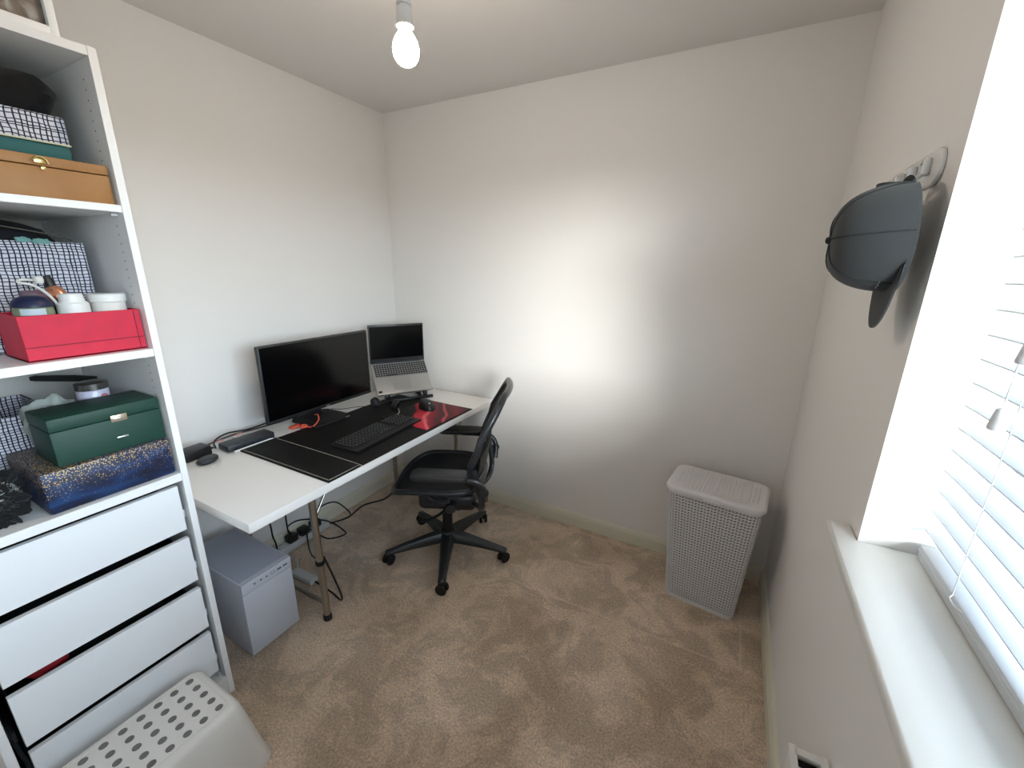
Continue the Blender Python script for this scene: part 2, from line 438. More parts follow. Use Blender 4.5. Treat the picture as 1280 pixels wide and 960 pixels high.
def glass_material():
    m = bpy.data.materials.new('window_glass'); m.use_nodes = True; n = m.node_tree; n.nodes.clear()
    t = n.nodes.new('ShaderNodeBsdfTransparent'); t.inputs[0].default_value = (0.96, 0.98, 0.98, 1)
    g = n.nodes.new('ShaderNodeBsdfGlossy'); g.inputs['Roughness'].default_value = 0.02
    x = n.nodes.new('ShaderNodeMixShader'); o = n.nodes.new('ShaderNodeOutputMaterial')
    x.inputs[0].default_value = 0.07; n.links.new(t.outputs[0], x.inputs[1]); n.links.new(g.outputs[0], x.inputs[2]); n.links.new(x.outputs[0], o.inputs[0])
    return m
MATS['glass'] = glass_material()

def emit_material(name, rgb, strength):
    m = bpy.data.materials.new(name); m.use_nodes = True; n = m.node_tree; p = n.nodes['Principled BSDF']
    p.inputs['Base Color'].default_value = (1, 1, 1, 1); p.inputs['Emission Color'].default_value = rgb; p.inputs['Emission Strength'].default_value = strength
    return m
MATS['bulb_glow'] = emit_material('bulb_glow', (1.0, 0.84, 0.68, 1), BULB_STRENGTH)
M_ = MATS

# ------------------------------------------------------------------ the room
def struct(o, label, cat):
    return tag(o, label, cat, kind='structure')

struct(B().span((-0.15, YF - 0.15, -0.1), (W + 0.35, 0.15, 0)).obj('floor', M_['carpet'], smooth=False), 'brown cut pile carpet covering the whole floor', 'carpet')
struct(B().span((-0.15, YF - 0.15, H), (W + 0.35, 0.15, H + 0.12)).obj('ceiling', M_['ceiling_paint'], smooth=False), 'flat painted ceiling above the bare bulb', 'ceiling')
struct(B().span((-0.15, YF - 0.15, 0), (0, 0.15, H)).obj('wall_left', M_['wall_paint'], smooth=False), 'plain white wall behind the desk and wardrobe', 'wall')
struct(B().span((0, 0, 0), (W, 0.15, H)).obj('wall_back', M_['wall_paint'], smooth=False), 'plain white wall behind the chair and laundry hamper', 'wall')
struct(B().span((0, YF - 0.15, 0), (W, YF, H)).obj('wall_front', M_['wall_paint'], smooth=False), 'plain white wall opposite the desk chair', 'wall')
wr = B()
T = 0.30
wr.span((W, YW0, 0), (W + T, 0.15, H)); wr.span((W, YF - 0.15, 0), (W + T, YW1, H))
wr.span((W, YW1, 0), (W + T, YW0, ZS - 0.025)); wr.span((W, YW1, ZW), (W + T, YW0, H))
struct(wr.obj('wall_right', M_['wall_paint'], smooth=False), 'white wall with the deep window recess and cap hook', 'wall')

def skirting(name, a, b, n, label):
    """a moulded board along the foot of a wall from a to b, n points into the room"""
    a = Vector((*a, 0)); b = Vector((*b, 0)); n = Vector((*n, 0)); prof = [(0, 0), (0.018, 0), (0.018, 0.058), (0.015, 0.064), (0.015, 0.070), (0.011, 0.080), (0.006, 0.086), (0, 0.086)]
    k = B(); A = [k.bm.verts.new(a + n * d + Vector((0, 0, z))) for d, z in prof]; C = [k.bm.verts.new(b + n * d + Vector((0, 0, z))) for d, z in prof]
    for i in range(len(prof)):
        j = (i + 1) % len(prof); k.bm.faces.new((A[i], A[j], C[j], C[i]))
    k.bm.faces.new(A); k.bm.faces.new(C[::-1])
    struct(k.obj(name, M_['skirting'], smooth=False), label, 'baseboard')
skirting('baseboard_back', (0, 0), (W, 0), (0, -1), 'cream moulded skirting board along the wall behind the hamper')
skirting('baseboard_left', (0, -0.019), (0, -1.585), (1, 0), 'cream moulded skirting board under the desk')
skirting('baseboard_right', (W, -0.019), (W, YF), (-1, 0), 'cream moulded skirting board below the window')

# window sill board with horns past the recess
sill = B(); sill.prism([(W - 0.046, YW0 + 0.066), (W - 0.0005, YW0 + 0.066), (W - 0.0005, YW0 - 0.001), (W + 0.19, YW0 - 0.001), (W + 0.19, YW1 + 0.001), (W - 0.0005, YW1 + 0.001), (W - 0.0005, YW1 - 0.066), (W - 0.046, YW1 - 0.066)], 0.024, Matrix.Translation((0, 0, ZS - 0.0245)), bev=0.006, seg=3)
struct(sill.obj('trim_1', M_['gloss_white'], ang=50), 'glossy white window sill board with rounded front edge', 'window sill')

win = thing('window_1', 'white framed window glowing behind the slatted blind', 'window', (W + 0.225, (YW0 + YW1) / 2, ZS), kind='structure')
hw = (YW0 - YW1) / 2; hh = ZW - ZS
fr = B()
for s in (-1, 1): fr.box((0, s * (hw - 0.032), hh / 2), (0.065, 0.062, hh - 0.002), 0.004)
for z in (0.032, hh - 0.032): fr.box((0, 0, z), (0.065, 2 * hw - 0.126, 0.062), 0.004)
fr.obj('window_frame', M_['upvc'], win)
B().box((0.0, 0, hh / 2), (0.006, 2 * hw - 0.12, hh - 0.124)).obj('pane', M_['glass'], win, smooth=False)
B().box((-0.042, -hw + 0.032, hh / 2), (0.022, 0.02, 0.12), 0.006).obj('handle', M_['upvc'], win)

# ------------------------------------------------------------------ venetian blind
BX = W + 0.118                                   # slat centre line
bl = thing('venetian_blind', 'white slatted venetian blind lowered over the window', 'blind', (BX, (YW0 + YW1) / 2, ZS))
half = hw - 0.014
TILT = math.radians(4)
def slat_mesh():
    k = B(); w, t = 0.050, 0.0026
    def f(u, v):
        a = (u - 0.5) * w; return Vector((a, -half + 2 * half * v, 0.0022 * (1 - (2 * u - 1) ** 2)))
    k.surf(f, 6, 1, thick=t)
    bmesh.ops.transform(k.bm, matrix=Euler((0, -TILT, 0)).to_matrix().to_4x4(), verts=k.bm.verts)
    return k
sl0 = slat_mesh().obj('slat', M_['slat_white'], bl)
NS = 23; slz = [0.068 + 0.0437 * i for i in range(NS)]
for i, z in enumerate(slz):
    o = sl0 if i == 0 else sl0.copy()
    if i: COL.objects.link(o); o.parent = bl
    o.location = (0, 0, z)
rail = B().box((0, 0, 0.016), (0.052, 2 * half, 0.030), 0.004).obj('bottom_rail', M_['slat_white'], bl)
B().box((-0.0265, 0, 0.020), (0.003, 2 * half - 0.004, 0.004), 0.001).obj('rail_groove', M_['slat_white'], rail)
B().box((-0.004, 0, hh - 0.028), (0.062, 2 * half, 0.052), 0.004).obj('head_rail', M_['slat_white'], bl)
for y in (half - 0.16, 0.0, -half + 0.16):
    for x in (-0.0275, 0.0275):
        B().cyl((x, y, 0.03), (x, y, hh - 0.05), 0.0008, 6).obj('ladder_cord', M_['cord_white'], bl)
    rg = B()
    for z in slz: rg.tube([(-0.0275, y + 0.006, z - 0.005), (0, y + 0.006, z - 0.0075), (0.0275, y + 0.006, z - 0.003)], 0.0007, 5)
    q = rg.obj('ladder_rung', M_['cord_white'], bl); q['kind'] = 'stuff'
for x, y, z0, lean in ((-0.052, half - 0.178, 0.336, 0.0), (-0.052, half - 0.192, 0.440, 0.0)):
    c = B().tube([(x + 0.016, y, hh - 0.06), (x + 0.004, y, hh - 0.2), (x, y, z0 + 0.03)], 0.0011, 6).obj('pull_cord', M_['cord_white'], bl)
    B().lathe([(0.0035, 0.034), (0.0065, 0.032), (0.0105, 0.004), (0.0095, 0.0), (0.004, 0.0)], 14, Matrix.Translation((x, y, z0))).obj('tassel', M_['cord_white'], c)
# knotted ends of the ladder cords over the lowest slats
kc = B().tube(smooth_path([(-0.0275, half - 0.16, 0.034), (-0.034, half - 0.17, 0.032), (-0.036, half - 0.19, 0.0325), (-0.030, half - 0.205, 0.0335)]), 0.0008, 6).obj('cord_end', M_['cord_white'], bl)

# ------------------------------------------------------------------ radiator below the window
rd = thing('radiator', 'white panel radiator with slotted top grille under the sill', 'radiator', (2.318, -1.295, 0.0))
RL = 1.0
B().box((-0.032, -RL / 2, 0.33), (0.008, RL - 0.01, 0.40), 0.003).obj('front_panel', M_['radiator_white'], rd)
B().box((0.026, -RL / 2, 0.33), (0.008, RL - 0.01, 0.40), 0.003).obj('rear_panel', M_['radiator_white'], rd)
for y in (-0.004, -RL + 0.004): B().box((-0.003, y, 0.335), (0.066, 0.008, 0.40), 0.003).obj('side_cover', M_['radiator_white'], rd)
g = B()
g.box((-0.030, -RL / 2, 0.541), (0.014, RL, 0.006), 0.001); g.box((0.025, -RL / 2, 0.541), (0.014, RL, 0.006), 0.001)
for i in range(26): g.box((-0.0025, -0.012 - i * (RL - 0.024) / 25, 0.541), (0.045, 0.016 if i % 5 == 0 else 0.010, 0.006))
g.obj('top_grille', M_['radiator_white'], rd, smooth=False)
B().box((-0.003, -RL / 2, 0.505), (0.046, RL - 0.02, 0.03)).obj('convector', M_['slot_dark'], rd, smooth=False)
for y in (-0.2, -RL + 0.2): B().box((0.0335, y, 0.33), (0.008, 0.04, 0.42)).obj('bracket', M_['radiator_white'], rd)
for y in (-0.03, -RL + 0.03): B().tube(smooth_path([(-0.005, y, 0.16), (-0.005, y, 0.08), (-0.005, y, 0.0)]), 0.0075, 10).obj('pipe', M_['radiator_white'], rd)

# ------------------------------------------------------------------ pendant lamp
LX, LY = 1.191, -1.15
lp = thing('pendant_lamp', 'bare warm glowing bulb on a white ceiling pendant', 'lamp', (LX, LY, H))
B().lathe([(0.001, 0), (0.046, 0), (0.046, -0.012), (0.038, -0.022), (0.014, -0.026), (0.010, -0.034), (0.001, -0.034)], 28).obj('ceiling_rose', M_['holder_white'], lp)
B().cyl((0, 0, -0.03), (0, 0, -0.205), 0.0032, 10).obj('flex', M_['holder_white'], lp)
h_ = B().lathe([(0.004, -0.195), (0.012, -0.2), (0.019, -0.212), (0.0195, -0.238), (0.0165, -0.239), (0.0165, -0.2435), (0.0205, -0.2445), (0.0205, -0.276), (0.022, -0.278), (0.022, -0.284), (0.018, -0.284), (0.018, -0.27)], 28).obj('lamp_holder', M_['holder_white'], lp)
bb = B().lathe([(0.0135, -0.272), (0.0135, -0.290), (0.016, -0.294), (0.024, -0.305), (0.031, -0.318), (0.0345, -0.335), (0.032, -0.351), (0.024, -0.364), (0.012, -0.371), (0.0, -0.373)], 28)
bb.obj('bulb', M_['bulb_glow'], lp)

# ------------------------------------------------------------------ wardrobe carcass with shelves and drawers
WX0, WX1, WY0, WY1 = 0.033, 0.613, -2.092, -1.592
wd = thing('open_wardrobe', 'tall white open wardrobe with stuffed shelves above four drawers', 'wardrobe', (WX0, WY0, 0))
DX, DY = WX1 - WX0, WY1 - WY0
for y in (0.009, DY - 0.009): B().box((DX / 2, y, 1.005), (DX, 0.018, 2.01), 0.0008, 1).obj('side_panel', M_['melamine'], wd)
B().box((DX / 2, DY / 2, 1.999), (DX - 0.002, DY - 0.0365, 0.020)).obj('top_panel', M_['melamine'], wd, smooth=False)
B().box((DX / 2, DY / 2, 0.071), (DX - 0.002, DY - 0.0365, 0.020)).obj('bottom_panel', M_['melamine'], wd, smooth=False)
B().box((DX - 0.012, DY / 2, 0.032), (0.016, DY - 0.0365, 0.056)).obj('plinth', M_['melamine'], wd, smooth=False)
B().box((0.003, DY / 2, 1.03), (0.005, DY - 0.0365, 1.90)).obj('back_panel', M_['carcass_in'], wd, smooth=False)
SH = [(1.659, 0.018), (1.282, 0.022), (0.893, 0.026)]
for zt, th in SH:
    s_ = B().box((DX / 2 + 0.002, DY / 2, zt - th / 2), (DX - 0.006, DY - 0.0368, th), 0.001, 1).obj('shelf', M_['melamine'], wd)
    for x in (DX - 0.035, 0.06):
        B().cyl((x, DY - 0.0184, zt - th - 0.004), (x, DY - 0.032, zt - th - 0.004), 0.004, 8).obj('shelf_pin', M_['cord_white'], s_)
pg = B()
for i in range(44):
    z = 0.98 + i * 0.0225
    if any(abs(z - (zt - 0.01)) < 0.025 for zt, th in SH): continue
    for x in (DX - 0.05, 0.08): pg.cyl((x, DY - 0.0184, z), (x, DY - 0.0187, z), 0.0019, 8)
k = pg.obj('peg_holes', M_['slot_dark'], wd, smooth=False); k['kind'] = 'stuff'
mp_ = B().box((DX - 0.012, DY - 0.19, 1.9875), (0.05, 0.02, 0.003), 0.001); mp_.obj('rail_bracket', M_['steel'], wd)
for zb, zt in ((0.697, 0.851), (0.505, 0.668), (0.312, 0.473), (0.118, 0.288)):
    d_ = B().box((DX - 0.019, 0.5 * ((-2.053 - WY0) + (-1.622 - WY0)), (zb + zt) / 2), (0.016, 0.431, zt - zb), 0.001, 1).obj('drawer', M_['melamine_cool'], wd)
    bx = B(); y0, y1 = 0.047, 0.462; z0, z1 = zb + 0.012, zt - 0.045
    bx.span((0.05, y0, z0), (DX - 0.028, y1, z0 + 0.004)); bx.span((0.05, y0, z0), (0.054, y1, z1))
    bx.span((0.05, y0, z0), (DX - 0.028, y0 + 0.004, z1)); bx.span((0.05, y1 - 0.004, z0), (DX - 0.028, y1, z1))
    bx.obj('drawer_box', M_['slate_plastic'], d_, smooth=False)
    for y, m in ((DY - 0.0235, 'steel'), (0.030, 'black_matte')):
        B().box((DX / 2 + 0.01, y, zb + 0.03), (DX - 0.09, 0.008, 0.035), 0.002).obj('drawer_rail', M_[m], d_)
    B().box((DX - 0.03, DY - 0.0245, zb + 0.05), (0.014, 0.0065, 0.026), 0.002).obj('catch', M_['cord_white'], d_)
for zb, m, nm, lb in ((0.712, 'black_cloth', 'folded_clothes', 'dark clothes just visible in the top wardrobe drawer'), (0.520, 'dark_cloth', 'folded_clothes', 'black clothes glimpsed through the slot above the second drawer'),
                      (0.327, 'black_cloth', 'folded_clothes', 'black clothes glimpsed through the slot above the third drawer'), (0.133, 'dark_cloth', 'folded_clothes', 'dark clothes glimpsed through the slot above the bottom drawer')):
    tag(B().blob((WX0 + 0.30, WY0 + 0.254, zb + 0.007 + 0.053), (0.42, 0.36, 0.104), seed=zb * 10, amp=0.12, freq=3).obj(nm, M_[m]), lb, 'clothes', 'clothes inside the drawers')
tag(B().blob((0.505, -1.965, 0.4665), (0.10, 0.085, 0.058), seed=3, amp=0.15).obj('folded_garment', M_['red_cloth']), 'red garment showing through the slot above the third drawer', 'clothes')

# ------------------------------------------------------------------ things on the wardrobe
# framed picture standing on top
fp = thing('picture_frame', 'white framed picture standing on top of the wardrobe', 'picture', (0.592, -1.845, 2.0105))
fw, fh = 0.39, 0.30
k = B()
for s in (-1, 1): k.box((0, s * (fw / 2 - 0.008), fh / 2), (0.026, 0.016, fh), 0.002)
for z in (0.008, fh - 0.008): k.box((0, 0, z), (0.026, fw - 0.03, 0.016), 0.002)
k.obj('frame', M_['melamine'], fp)
B().box((-0.004, 0, fh / 2), (0.008, fw - 0.03, fh - 0.03)).obj('picture_print', M_['print'], fp, smooth=False)

# wooden box with clasp
wb = thing('wooden_box', 'honey coloured wooden box with a brass clasp on the top shelf', 'box', (0.51, -1.738, 1.6595))
bw, bd, bh = 0.243, 0.176, 0.091
B().box((0, 0, 0.0335), (bd, bw, 0.067), 0.002).obj('box_body', M_['wood_box'], wb)
B().box((0, 0, 0.080), (bd, bw, 0.022), 0.002).obj('lid', M_['wood_box'], wb)
c_ = B().box((bd / 2 + 0.002, 0, 0.080), (0.004, 0.022, 0.014), 0.002).obj('clasp', M_['brass'], wb)
B().tube(smooth_path([(bd / 2 + 0.005, -0.014, 0.078), (bd / 2 + 0.007, -0.004, 0.087), (bd / 2 + 0.007, 0.008, 0.084), (bd / 2 + 0.005, 0.013, 0.074)]), 0.002, 8).obj('clasp_loop', M_['brass'], c_)
B().lathe([(0.0, 0.006), (0.004, 0.005), (0.005, 0.0)], 10, Matrix.Translation((bd / 2, 0.002, 0.064)) @ Euler((0, PI / 2, 0)).to_matrix().to_4x4()).obj('clasp_knob', M_['brass'], c_)

def soft_box(name, label, cat, x0, x1, y0, y1, z0, z1, m, group=None, open_top=False, parts=None, r=0.006):
    t = thing(name, label, cat, ((x0 + x1) / 2, (y0 + y1) / 2, z0), group=group)
    dx, dy, dz = x1 - x0, y1 - y0, z1 - z0
    if not open_top:
        B().box((0, 0, dz / 2), (dx, dy, dz), r).obj('box_body', M_[m], t)
    else:
        k = B(); th = 0.004
        k.box((0, 0, th / 2), (dx, dy, th)); k.box((dx / 2 - th / 2, 0, dz / 2), (th, dy, dz), 0.001, 1); k.box((-dx / 2 + th / 2, 0, dz / 2), (th, dy, dz), 0.001, 1)
        k.box((0, dy / 2 - th / 2, dz / 2), (dx - 2 * th, th, dz)); k.box((0, -dy / 2 + th / 2, dz / 2), (dx - 2 * th, th, dz))
        k.obj('box_body', M_[m], t)
    return t, dx, dy, dz

t, dx, dy, dz = soft_box('teal_box', 'teal box with a pale lid rim stacked on the wooden box', 'box', 0.30, 0.553, -1.925, -1.662, 1.751, 1.7875, 'teal', r=0.008)
def bow(u, v):
    y = (u - 0.5) * dy; return Vector((dx / 2 - 0.016 + 0.018 * v - 0.0, y, dz + 0.0015 + 0.006 * (1 - (2 * u - 1) ** 2)))
B().box((0, 0, dz + 0.002), (dx + 0.003, dy + 0.003, 0.004), 0.0015).obj('lid_rim', M_['cream_edge'], t)
t, dx, dy, dz = soft_box('fabric_bin', 'low crosshatch print fabric box stacked on the teal box', 'box', 0.30, 0.53, -1.92, -1.654, 1.7925, 1.857, 'plaid', group='crosshatch print fabric bins')
tag(B().blob((0.42, -1.788, 1.858 + 0.054), (0.22, 0.285, 0.108), seed=2, amp=0.22, freq=1.8, ridge=0.1).obj('black_bag', M_['black_cloth']), 'crumpled black cloth bag topping the pile on the highest shelf', 'bag')

# middle shelf: bin full of dark clothes, red box of toiletries
t, dx, dy, dz = soft_box('fabric_bin', 'tall crosshatch print bin behind the red box', 'box', 0.10, 0.40, -1.955, -1.636, 1.2825, 1.567, 'plaid', group='crosshatch print fabric bins', open_top=True)
tag(B().blob((0.252, -1.7955, 1.445 + 0.094), (0.282, 0.304, 0.188), seed=5, amp=0.10, freq=2.6, ridge=0.12).obj('clothes_heap', M_['dark_cloth']), 'dark clothes heaped in the bin behind the red box', 'clothes')
k = B().tube(smooth_path([(0.40, -1.90, 1.617), (0.405, -1.82, 1.606), (0.405, -1.75, 1.595), (0.40, -1.69, 1.584), (0.385, -1.655, 1.574)], 6), 0.0045, 8, flat=0.4)
tag(k.obj('belt', M_['strap_grey']), 'grey strap draped over the dark clothes in the tall bin', 'belt')
for i, (y, z, s_) in enumerate(((-1.752, 1.571, 0.026), (-1.718, 1.568, 0.030))):
    tag(B().blob((0.402, y, z), (0.012, s_, 0.014), seed=i + 9, amp=0.4).obj('cloth_corner', M_['mint_cloth']), ('larger' if i == 0 else 'smaller') + ' mint cloth corner poking over the tall bin rim', 'cloth')

RX0, RX1, RY0, RY1, RZ0, RZ1 = 0.43, 0.588, -1.845, -1.6135, 1.2825, 1.392
t, dx, dy, dz = soft_box('red_box', 'bright red open box of toiletries on the middle shelf', 'box', RX0, RX1, RY0, RY1, RZ0, RZ1, 'red_card', open_top=True)
B().box((0, 0, 0.088), (dx - 0.009, dy - 0.009, 0.004)).obj('inner_tray', M_['paper'], t)
B().box((dx / 2 + 0.0006, 0, 0.0345), (0.0016, dy - 0.001, 0.0016)).obj('fold_line', M_['red_in'], t)
B().box((dx / 2 + 0.0006, dy / 2 - 0.014, dz / 2), (0.0014, 0.0014, dz - 0.004)).obj('fold_line', M_['red_in'], t)
TZ = RZ0 + 0.0905
# blue lidded tub lying tipped among them
tb = thing('cream_tub', 'navy lidded cream tub with pale label in the red box', 'tub', (0.545, -1.843 + 0.04, TZ))
TM = Matrix.Translation((0, 0, 0.0)) 
B().lathe([(0.0, 0.0), (0.030, 0.0), (0.034, 0.006), (0.0355, 0.022), (0.0345, 0.034), (0.032, 0.037)], 28, TM).obj('tub_body', M_['olive_glass'], tb)
B().lathe([(0.0, 0.064), (0.014, 0.0635), (0.027, 0.058), (0.0350, 0.047), (0.0365, 0.037), (0.0, 0.037)], 28, TM).obj('lid', M_['navy'], tb)
def lab(a0, a1, r, z0, z1):
    return B().surf(lambda u, v: Vector((r * math.cos(a0 + (a1 - a0) * u), r * math.sin(a0 + (a1 - a0) * u), z0 + (z1 - z0) * v)), 10, 1, thick=0.0006)
lab(-0.9, 0.35, 0.0360, 0.019, 0.034).obj('label_band', M_['pale_label'], tb)
lab(-0.7, 0.0, 0.0362, 0.006, 0.018).obj('green_strip', M_['green_label'], tb)
# white jar
wj = thing('cream_jar', 'small white cream jar in the middle of the red box', 'jar', (0.551, -1.733, TZ))
B().lathe([(0.0, 0), (0.029, 0), (0.031, 0.004), (0.031, 0.040), (0.026, 0.045), (0.0, 0.045)], 28).obj('jar_body', M_['jar_white'], wj)
B().lathe([(0.0, 0.066), (0.020, 0.0655), (0.0225, 0.063), (0.0245, 0.045), (0.0, 0.045)], 28).obj('lid', M_['jar_white'], wj)
fj = thing('flat_jar', 'wide flat white lidded jar at the right of the red box', 'jar', (0.535, -1.658, TZ))
B().lathe([(0.0, 0), (0.034, 0), (0.036, 0.004), (0.036, 0.040), (0.0, 0.040)], 30).obj('jar_body', M_['paper'], fj)
B().lathe([(0.0, 0.062), (0.036, 0.062), (0.0395, 0.059), (0.0395, 0.041), (0.0, 0.041)], 30).obj('lid', M_['jar_white'], fj)
bt = thing('perfume_bottle', 'rose gold bottle with black cap leaning behind the white jar', 'bottle', (0.507, -1.728, TZ)); bt.rotation_euler = (0.25, -0.1, 0)
B().lathe([(0.0, 0.0), (0.015, 0.0), (0.020, 0.012), (0.021, 0.06), (0.017, 0.078), (0.009, 0.086), (0.0, 0.086)], 22).obj('bottle_body', M_['rose_gold'], bt)
B().lathe([(0.0, 0.112), (0.009, 0.112), (0.010, 0.110), (0.010, 0.086), (0.0, 0.086)], 18).obj('cap', M_['black_plastic'], bt)
tag(B().blob((0.487, -1.778, TZ + 0.038), (0.05, 0.062, 0.076), seed=4, amp=0.2, ridge=0.1).obj('cosmetic_pouch', M_['mauve']), 'mauve pouch standing behind the blue tub', 'pouch')
cb = thing('white_cable', 'white cable curled over the pouch in the red box', 'cable', (0.52, -1.78, TZ))
B().tube(smooth_path([(0.035, 0.024, 0.002), (0.032, 0.022, 0.03), (0.02, 0.012, 0.062), (0.012, -0.008, 0.086), (0.006, -0.03, 0.094), (0.0, -0.022, 0.100), (0.004, 0.004, 0.098)], 5), 0.0032, 8).obj('cord', M_['cable_white'], cb)
B().lathe([(0.0, 0), (0.008, 0.001), (0.0095, 0.009), (0.008, 0.017), (0, 0.018)], 16, Matrix.Translation((0.008, 0.004, 0.0905))).obj('plug_cap', M_['cable_white'], cb)

# lower shelf
SZ = 0.8935
gb = soft_box('glitter_box', 'blue box with gold glitter carrying the green box', 'box', 0.345, 0.597, -1.889, -1.6135, SZ, SZ + 0.1135, 'glitter', r=0.007)[0]
GX0, GX1, GY0, GY1 = 0.437, 0.585, -1.849, -1.6145
gz = SZ + 0.1145
jb = thing('jewellery_box', 'dark green jewellery box with metal plate on the glitter box', 'box', ((GX0 + GX1) / 2, (GY0 + GY1) / 2, gz))
gx, gy = GX1 - GX0, GY1 - GY0
B().box((0, 0, 0.0465), (gx, gy, 0.093), 0.004).obj('box_body', M_['dark_green'], jb)
B().box((0, 0, 0.1105), (gx, gy, 0.034), 0.004).obj('lid', M_['dark_green'], jb)
pl_ = B().box((gx / 2 + 0.002, 0.02, 0.094), (0.004, 0.036, 0.019), 0.002).obj('catch_plate', M_['plate_gold'], jb)
B().box((gx / 2 + 0.0045, 0.02, 0.093), (0.002, 0.024, 0.004), 0.001).obj('engraving', M_['silver'], pl_)
B().box((gx / 2 + 0.004, 0.018, 0.040), (0.007, 0.026, 0.0055), 0.0025).obj('drawer_pull', M_['silver'], jb)
t = soft_box('fabric_bin', 'crosshatch print bin behind the glitter box at the left', 'box', 0.055, 0.335, -2.06, -1.77, SZ, SZ + 0.209, 'plaid', group='crosshatch print fabric bins', open_top=True)[0]
tag(B().blob((0.21, -1.955, SZ + 0.158), (0.23, 0.17, 0.145), seed=8, amp=0.12, ridge=0.1).obj('cloth_pouch', M_['pewter_cloth']), 'charcoal pouch bulging out of the lower crosshatch bin', 'pouch')
tag(B().blob((0.388, -1.790, gz + 0.075), (0.082, 0.115, 0.150), seed=6, amp=0.25, freq=2.2, ridge=0.25).obj('crumpled_cloth', M_['grey_cloth']), 'crumpled pale grey cloth tucked behind the green box', 'cloth')
cj = thing('candle_jar', 'lilac candle jar with metal lid behind the green box', 'candle', (0.390, -1.6945, gz))
B().lathe([(0.0, 0), (0.033, 0), (0.036, 0.004), (0.036, 0.140), (0.034, 0.144), (0.0, 0.144)], 30).obj('jar_body', M_['candle'], cj)
B().lathe([(0.0, 0.166), (0.033, 0.166), (0.0375, 0.163), (0.0375, 0.145), (0.0, 0.145)], 30).obj('lid', M_['candle_lid'], cj)
B().lathe([(0.0, 0.0012), (0.010, 0.0012), (0.010, 0.0)], 18, Matrix.Translation((0.0335, 0.0135, 0.122)) @ Euler((0, PI / 2, 0.38)).to_matrix().to_4x4()).obj('sticker', M_['pink_dot'], cj)
um = thing('folded_umbrella', 'black folded umbrella lying across the back of the lower shelf', 'umbrella', (0.22, -1.73, SZ))
B().tube([(0, -0.045, 0.284), (0, -0.035, 0.283), (0, 0.05, 0.264), (0, 0.10, 0.252)], [0.006, 0.009, 0.011, 0.008], 12).obj('canopy', M_['black_cloth'], um)
B().box((0, 0.085, 0.126), (0.03, 0.03, 0.252), 0.004).obj('handle', M_['black_matte'], um)
sc = thing('sequin_scarf', 'black sequined scarf bundled at the left of the lower shelf', 'scarf', (0.495, -1.978, SZ))
B().blob((0, 0, 0.0675), (0.17, 0.135, 0.135), seed=11, amp=0.42, freq=3.2, ridge=0.5, sub=5).obj('scarf_bundle', M_['black_cloth'], sc)
sq = B(); rnd = random.Random(3)
for i in range(260):
    a = rnd.uniform(-0.8, 1.6); e_ = rnd.uniform(-0.2, 0.9); q = Vector((math.cos(e_) * math.cos(a) * 0.083, math.cos(e_) * math.sin(a) * 0.070, 0.058 + math.sin(e_) * 0.058))
    sq.box(q, (0.0012, 0.010, 0.0035), rot=(rnd.uniform(-1.5, 1.5), rnd.uniform(-1, 1), a))
k = sq.obj('sequins', M_['silver'], sc, smooth=False); k['kind'] = 'stuff'

# ------------------------------------------------------------------ step stool
st = thing('step_stool', 'white plastic step stool with grey grip dots before the wardrobe', 'stool', (0.785, -1.905, 0))
SHT = 0.25
def stool_ring(a, b, r, z): return [Vector((x, y, z)) for x, y in rrect(2 * a, 2 * b, r, 6)]
levels = [(0.165, 0.255, 0.05, 0.0), (0.166, 0.257, 0.05, 0.004), (0.160, 0.250, 0.05, 0.02), (0.138, 0.222, 0.040, 0.17), (0.126, 0.211, 0.035, 0.228), (0.122, 0.207, 0.033, 0.240), (0.114, 0.199, 0.030, 0.2485), (0.108, 0.193, 0.028, SHT)]
k = B(); prev = None
for a, b, r, z in levels:
    ring = [k.bm.verts.new(p) for p in stool_ring(a, b, r, z)]
    if prev:
        for i in range(len(ring)):
            j = (i + 1) % len(ring)
            # arched cut-out in the long sides near the floor
            mid = (prev[i].co + prev[j].co + ring[i].co + ring[j].co) / 4
            k.bm.faces.new((prev[i], prev[j], ring[j], ring[i]))
    prev = ring
k.bm.faces.new(prev)
k.obj('stool_body', M_['stool_white'], st, ang=60)
k = B(); inset = [(0.104, 0.189, 0.026, SHT + 0.0002), (0.101, 0.186, 0.024, SHT + 0.0012)]
k.tube([(x, y, SHT + 0.0004) for x, y in rrect(0.200, 0.372, 0.024, 6)], 0.0016, 6, closed=True)
k.obj('top_rim', M_['stool_white'], st)
dm = B(); dm.lathe([(0.0, 0.0022), (0.0078, 0.0022), (0.0092, 0.0015), (0.0092, 0.0)], 16, Matrix.Diagonal((1.0, 1.12, 1, 1)))
d0 = None
for i in range(5):
    for j in range(9):
        x = -0.083 + 0.041 * i; y = 0.165 - 0.0415 * j - 0.006 * 0
        if d0 is None: d0 = dm.obj('grip_dot', M_['dot_grey'], st); o = d0
        else: o = d0.copy(); COL.objects.link(o); o.parent = st
        o.location = (x, y, SHT + 0.0001)
B().prism([(-0.06 + 0.12 * i / 10, 0.0 + 0.034 * math.sin(PI * i / 10)) for i in range(11)], 0.004, Matrix.Translation((0.1615, 0.02, 0.012)) @ Matrix(((0, 0, 1, 0), (1, 0, 0, 0), (0, 1, 0, 0), (0, 0, 0, 1)))).obj('hand_slot', M_['black_matte'], st)

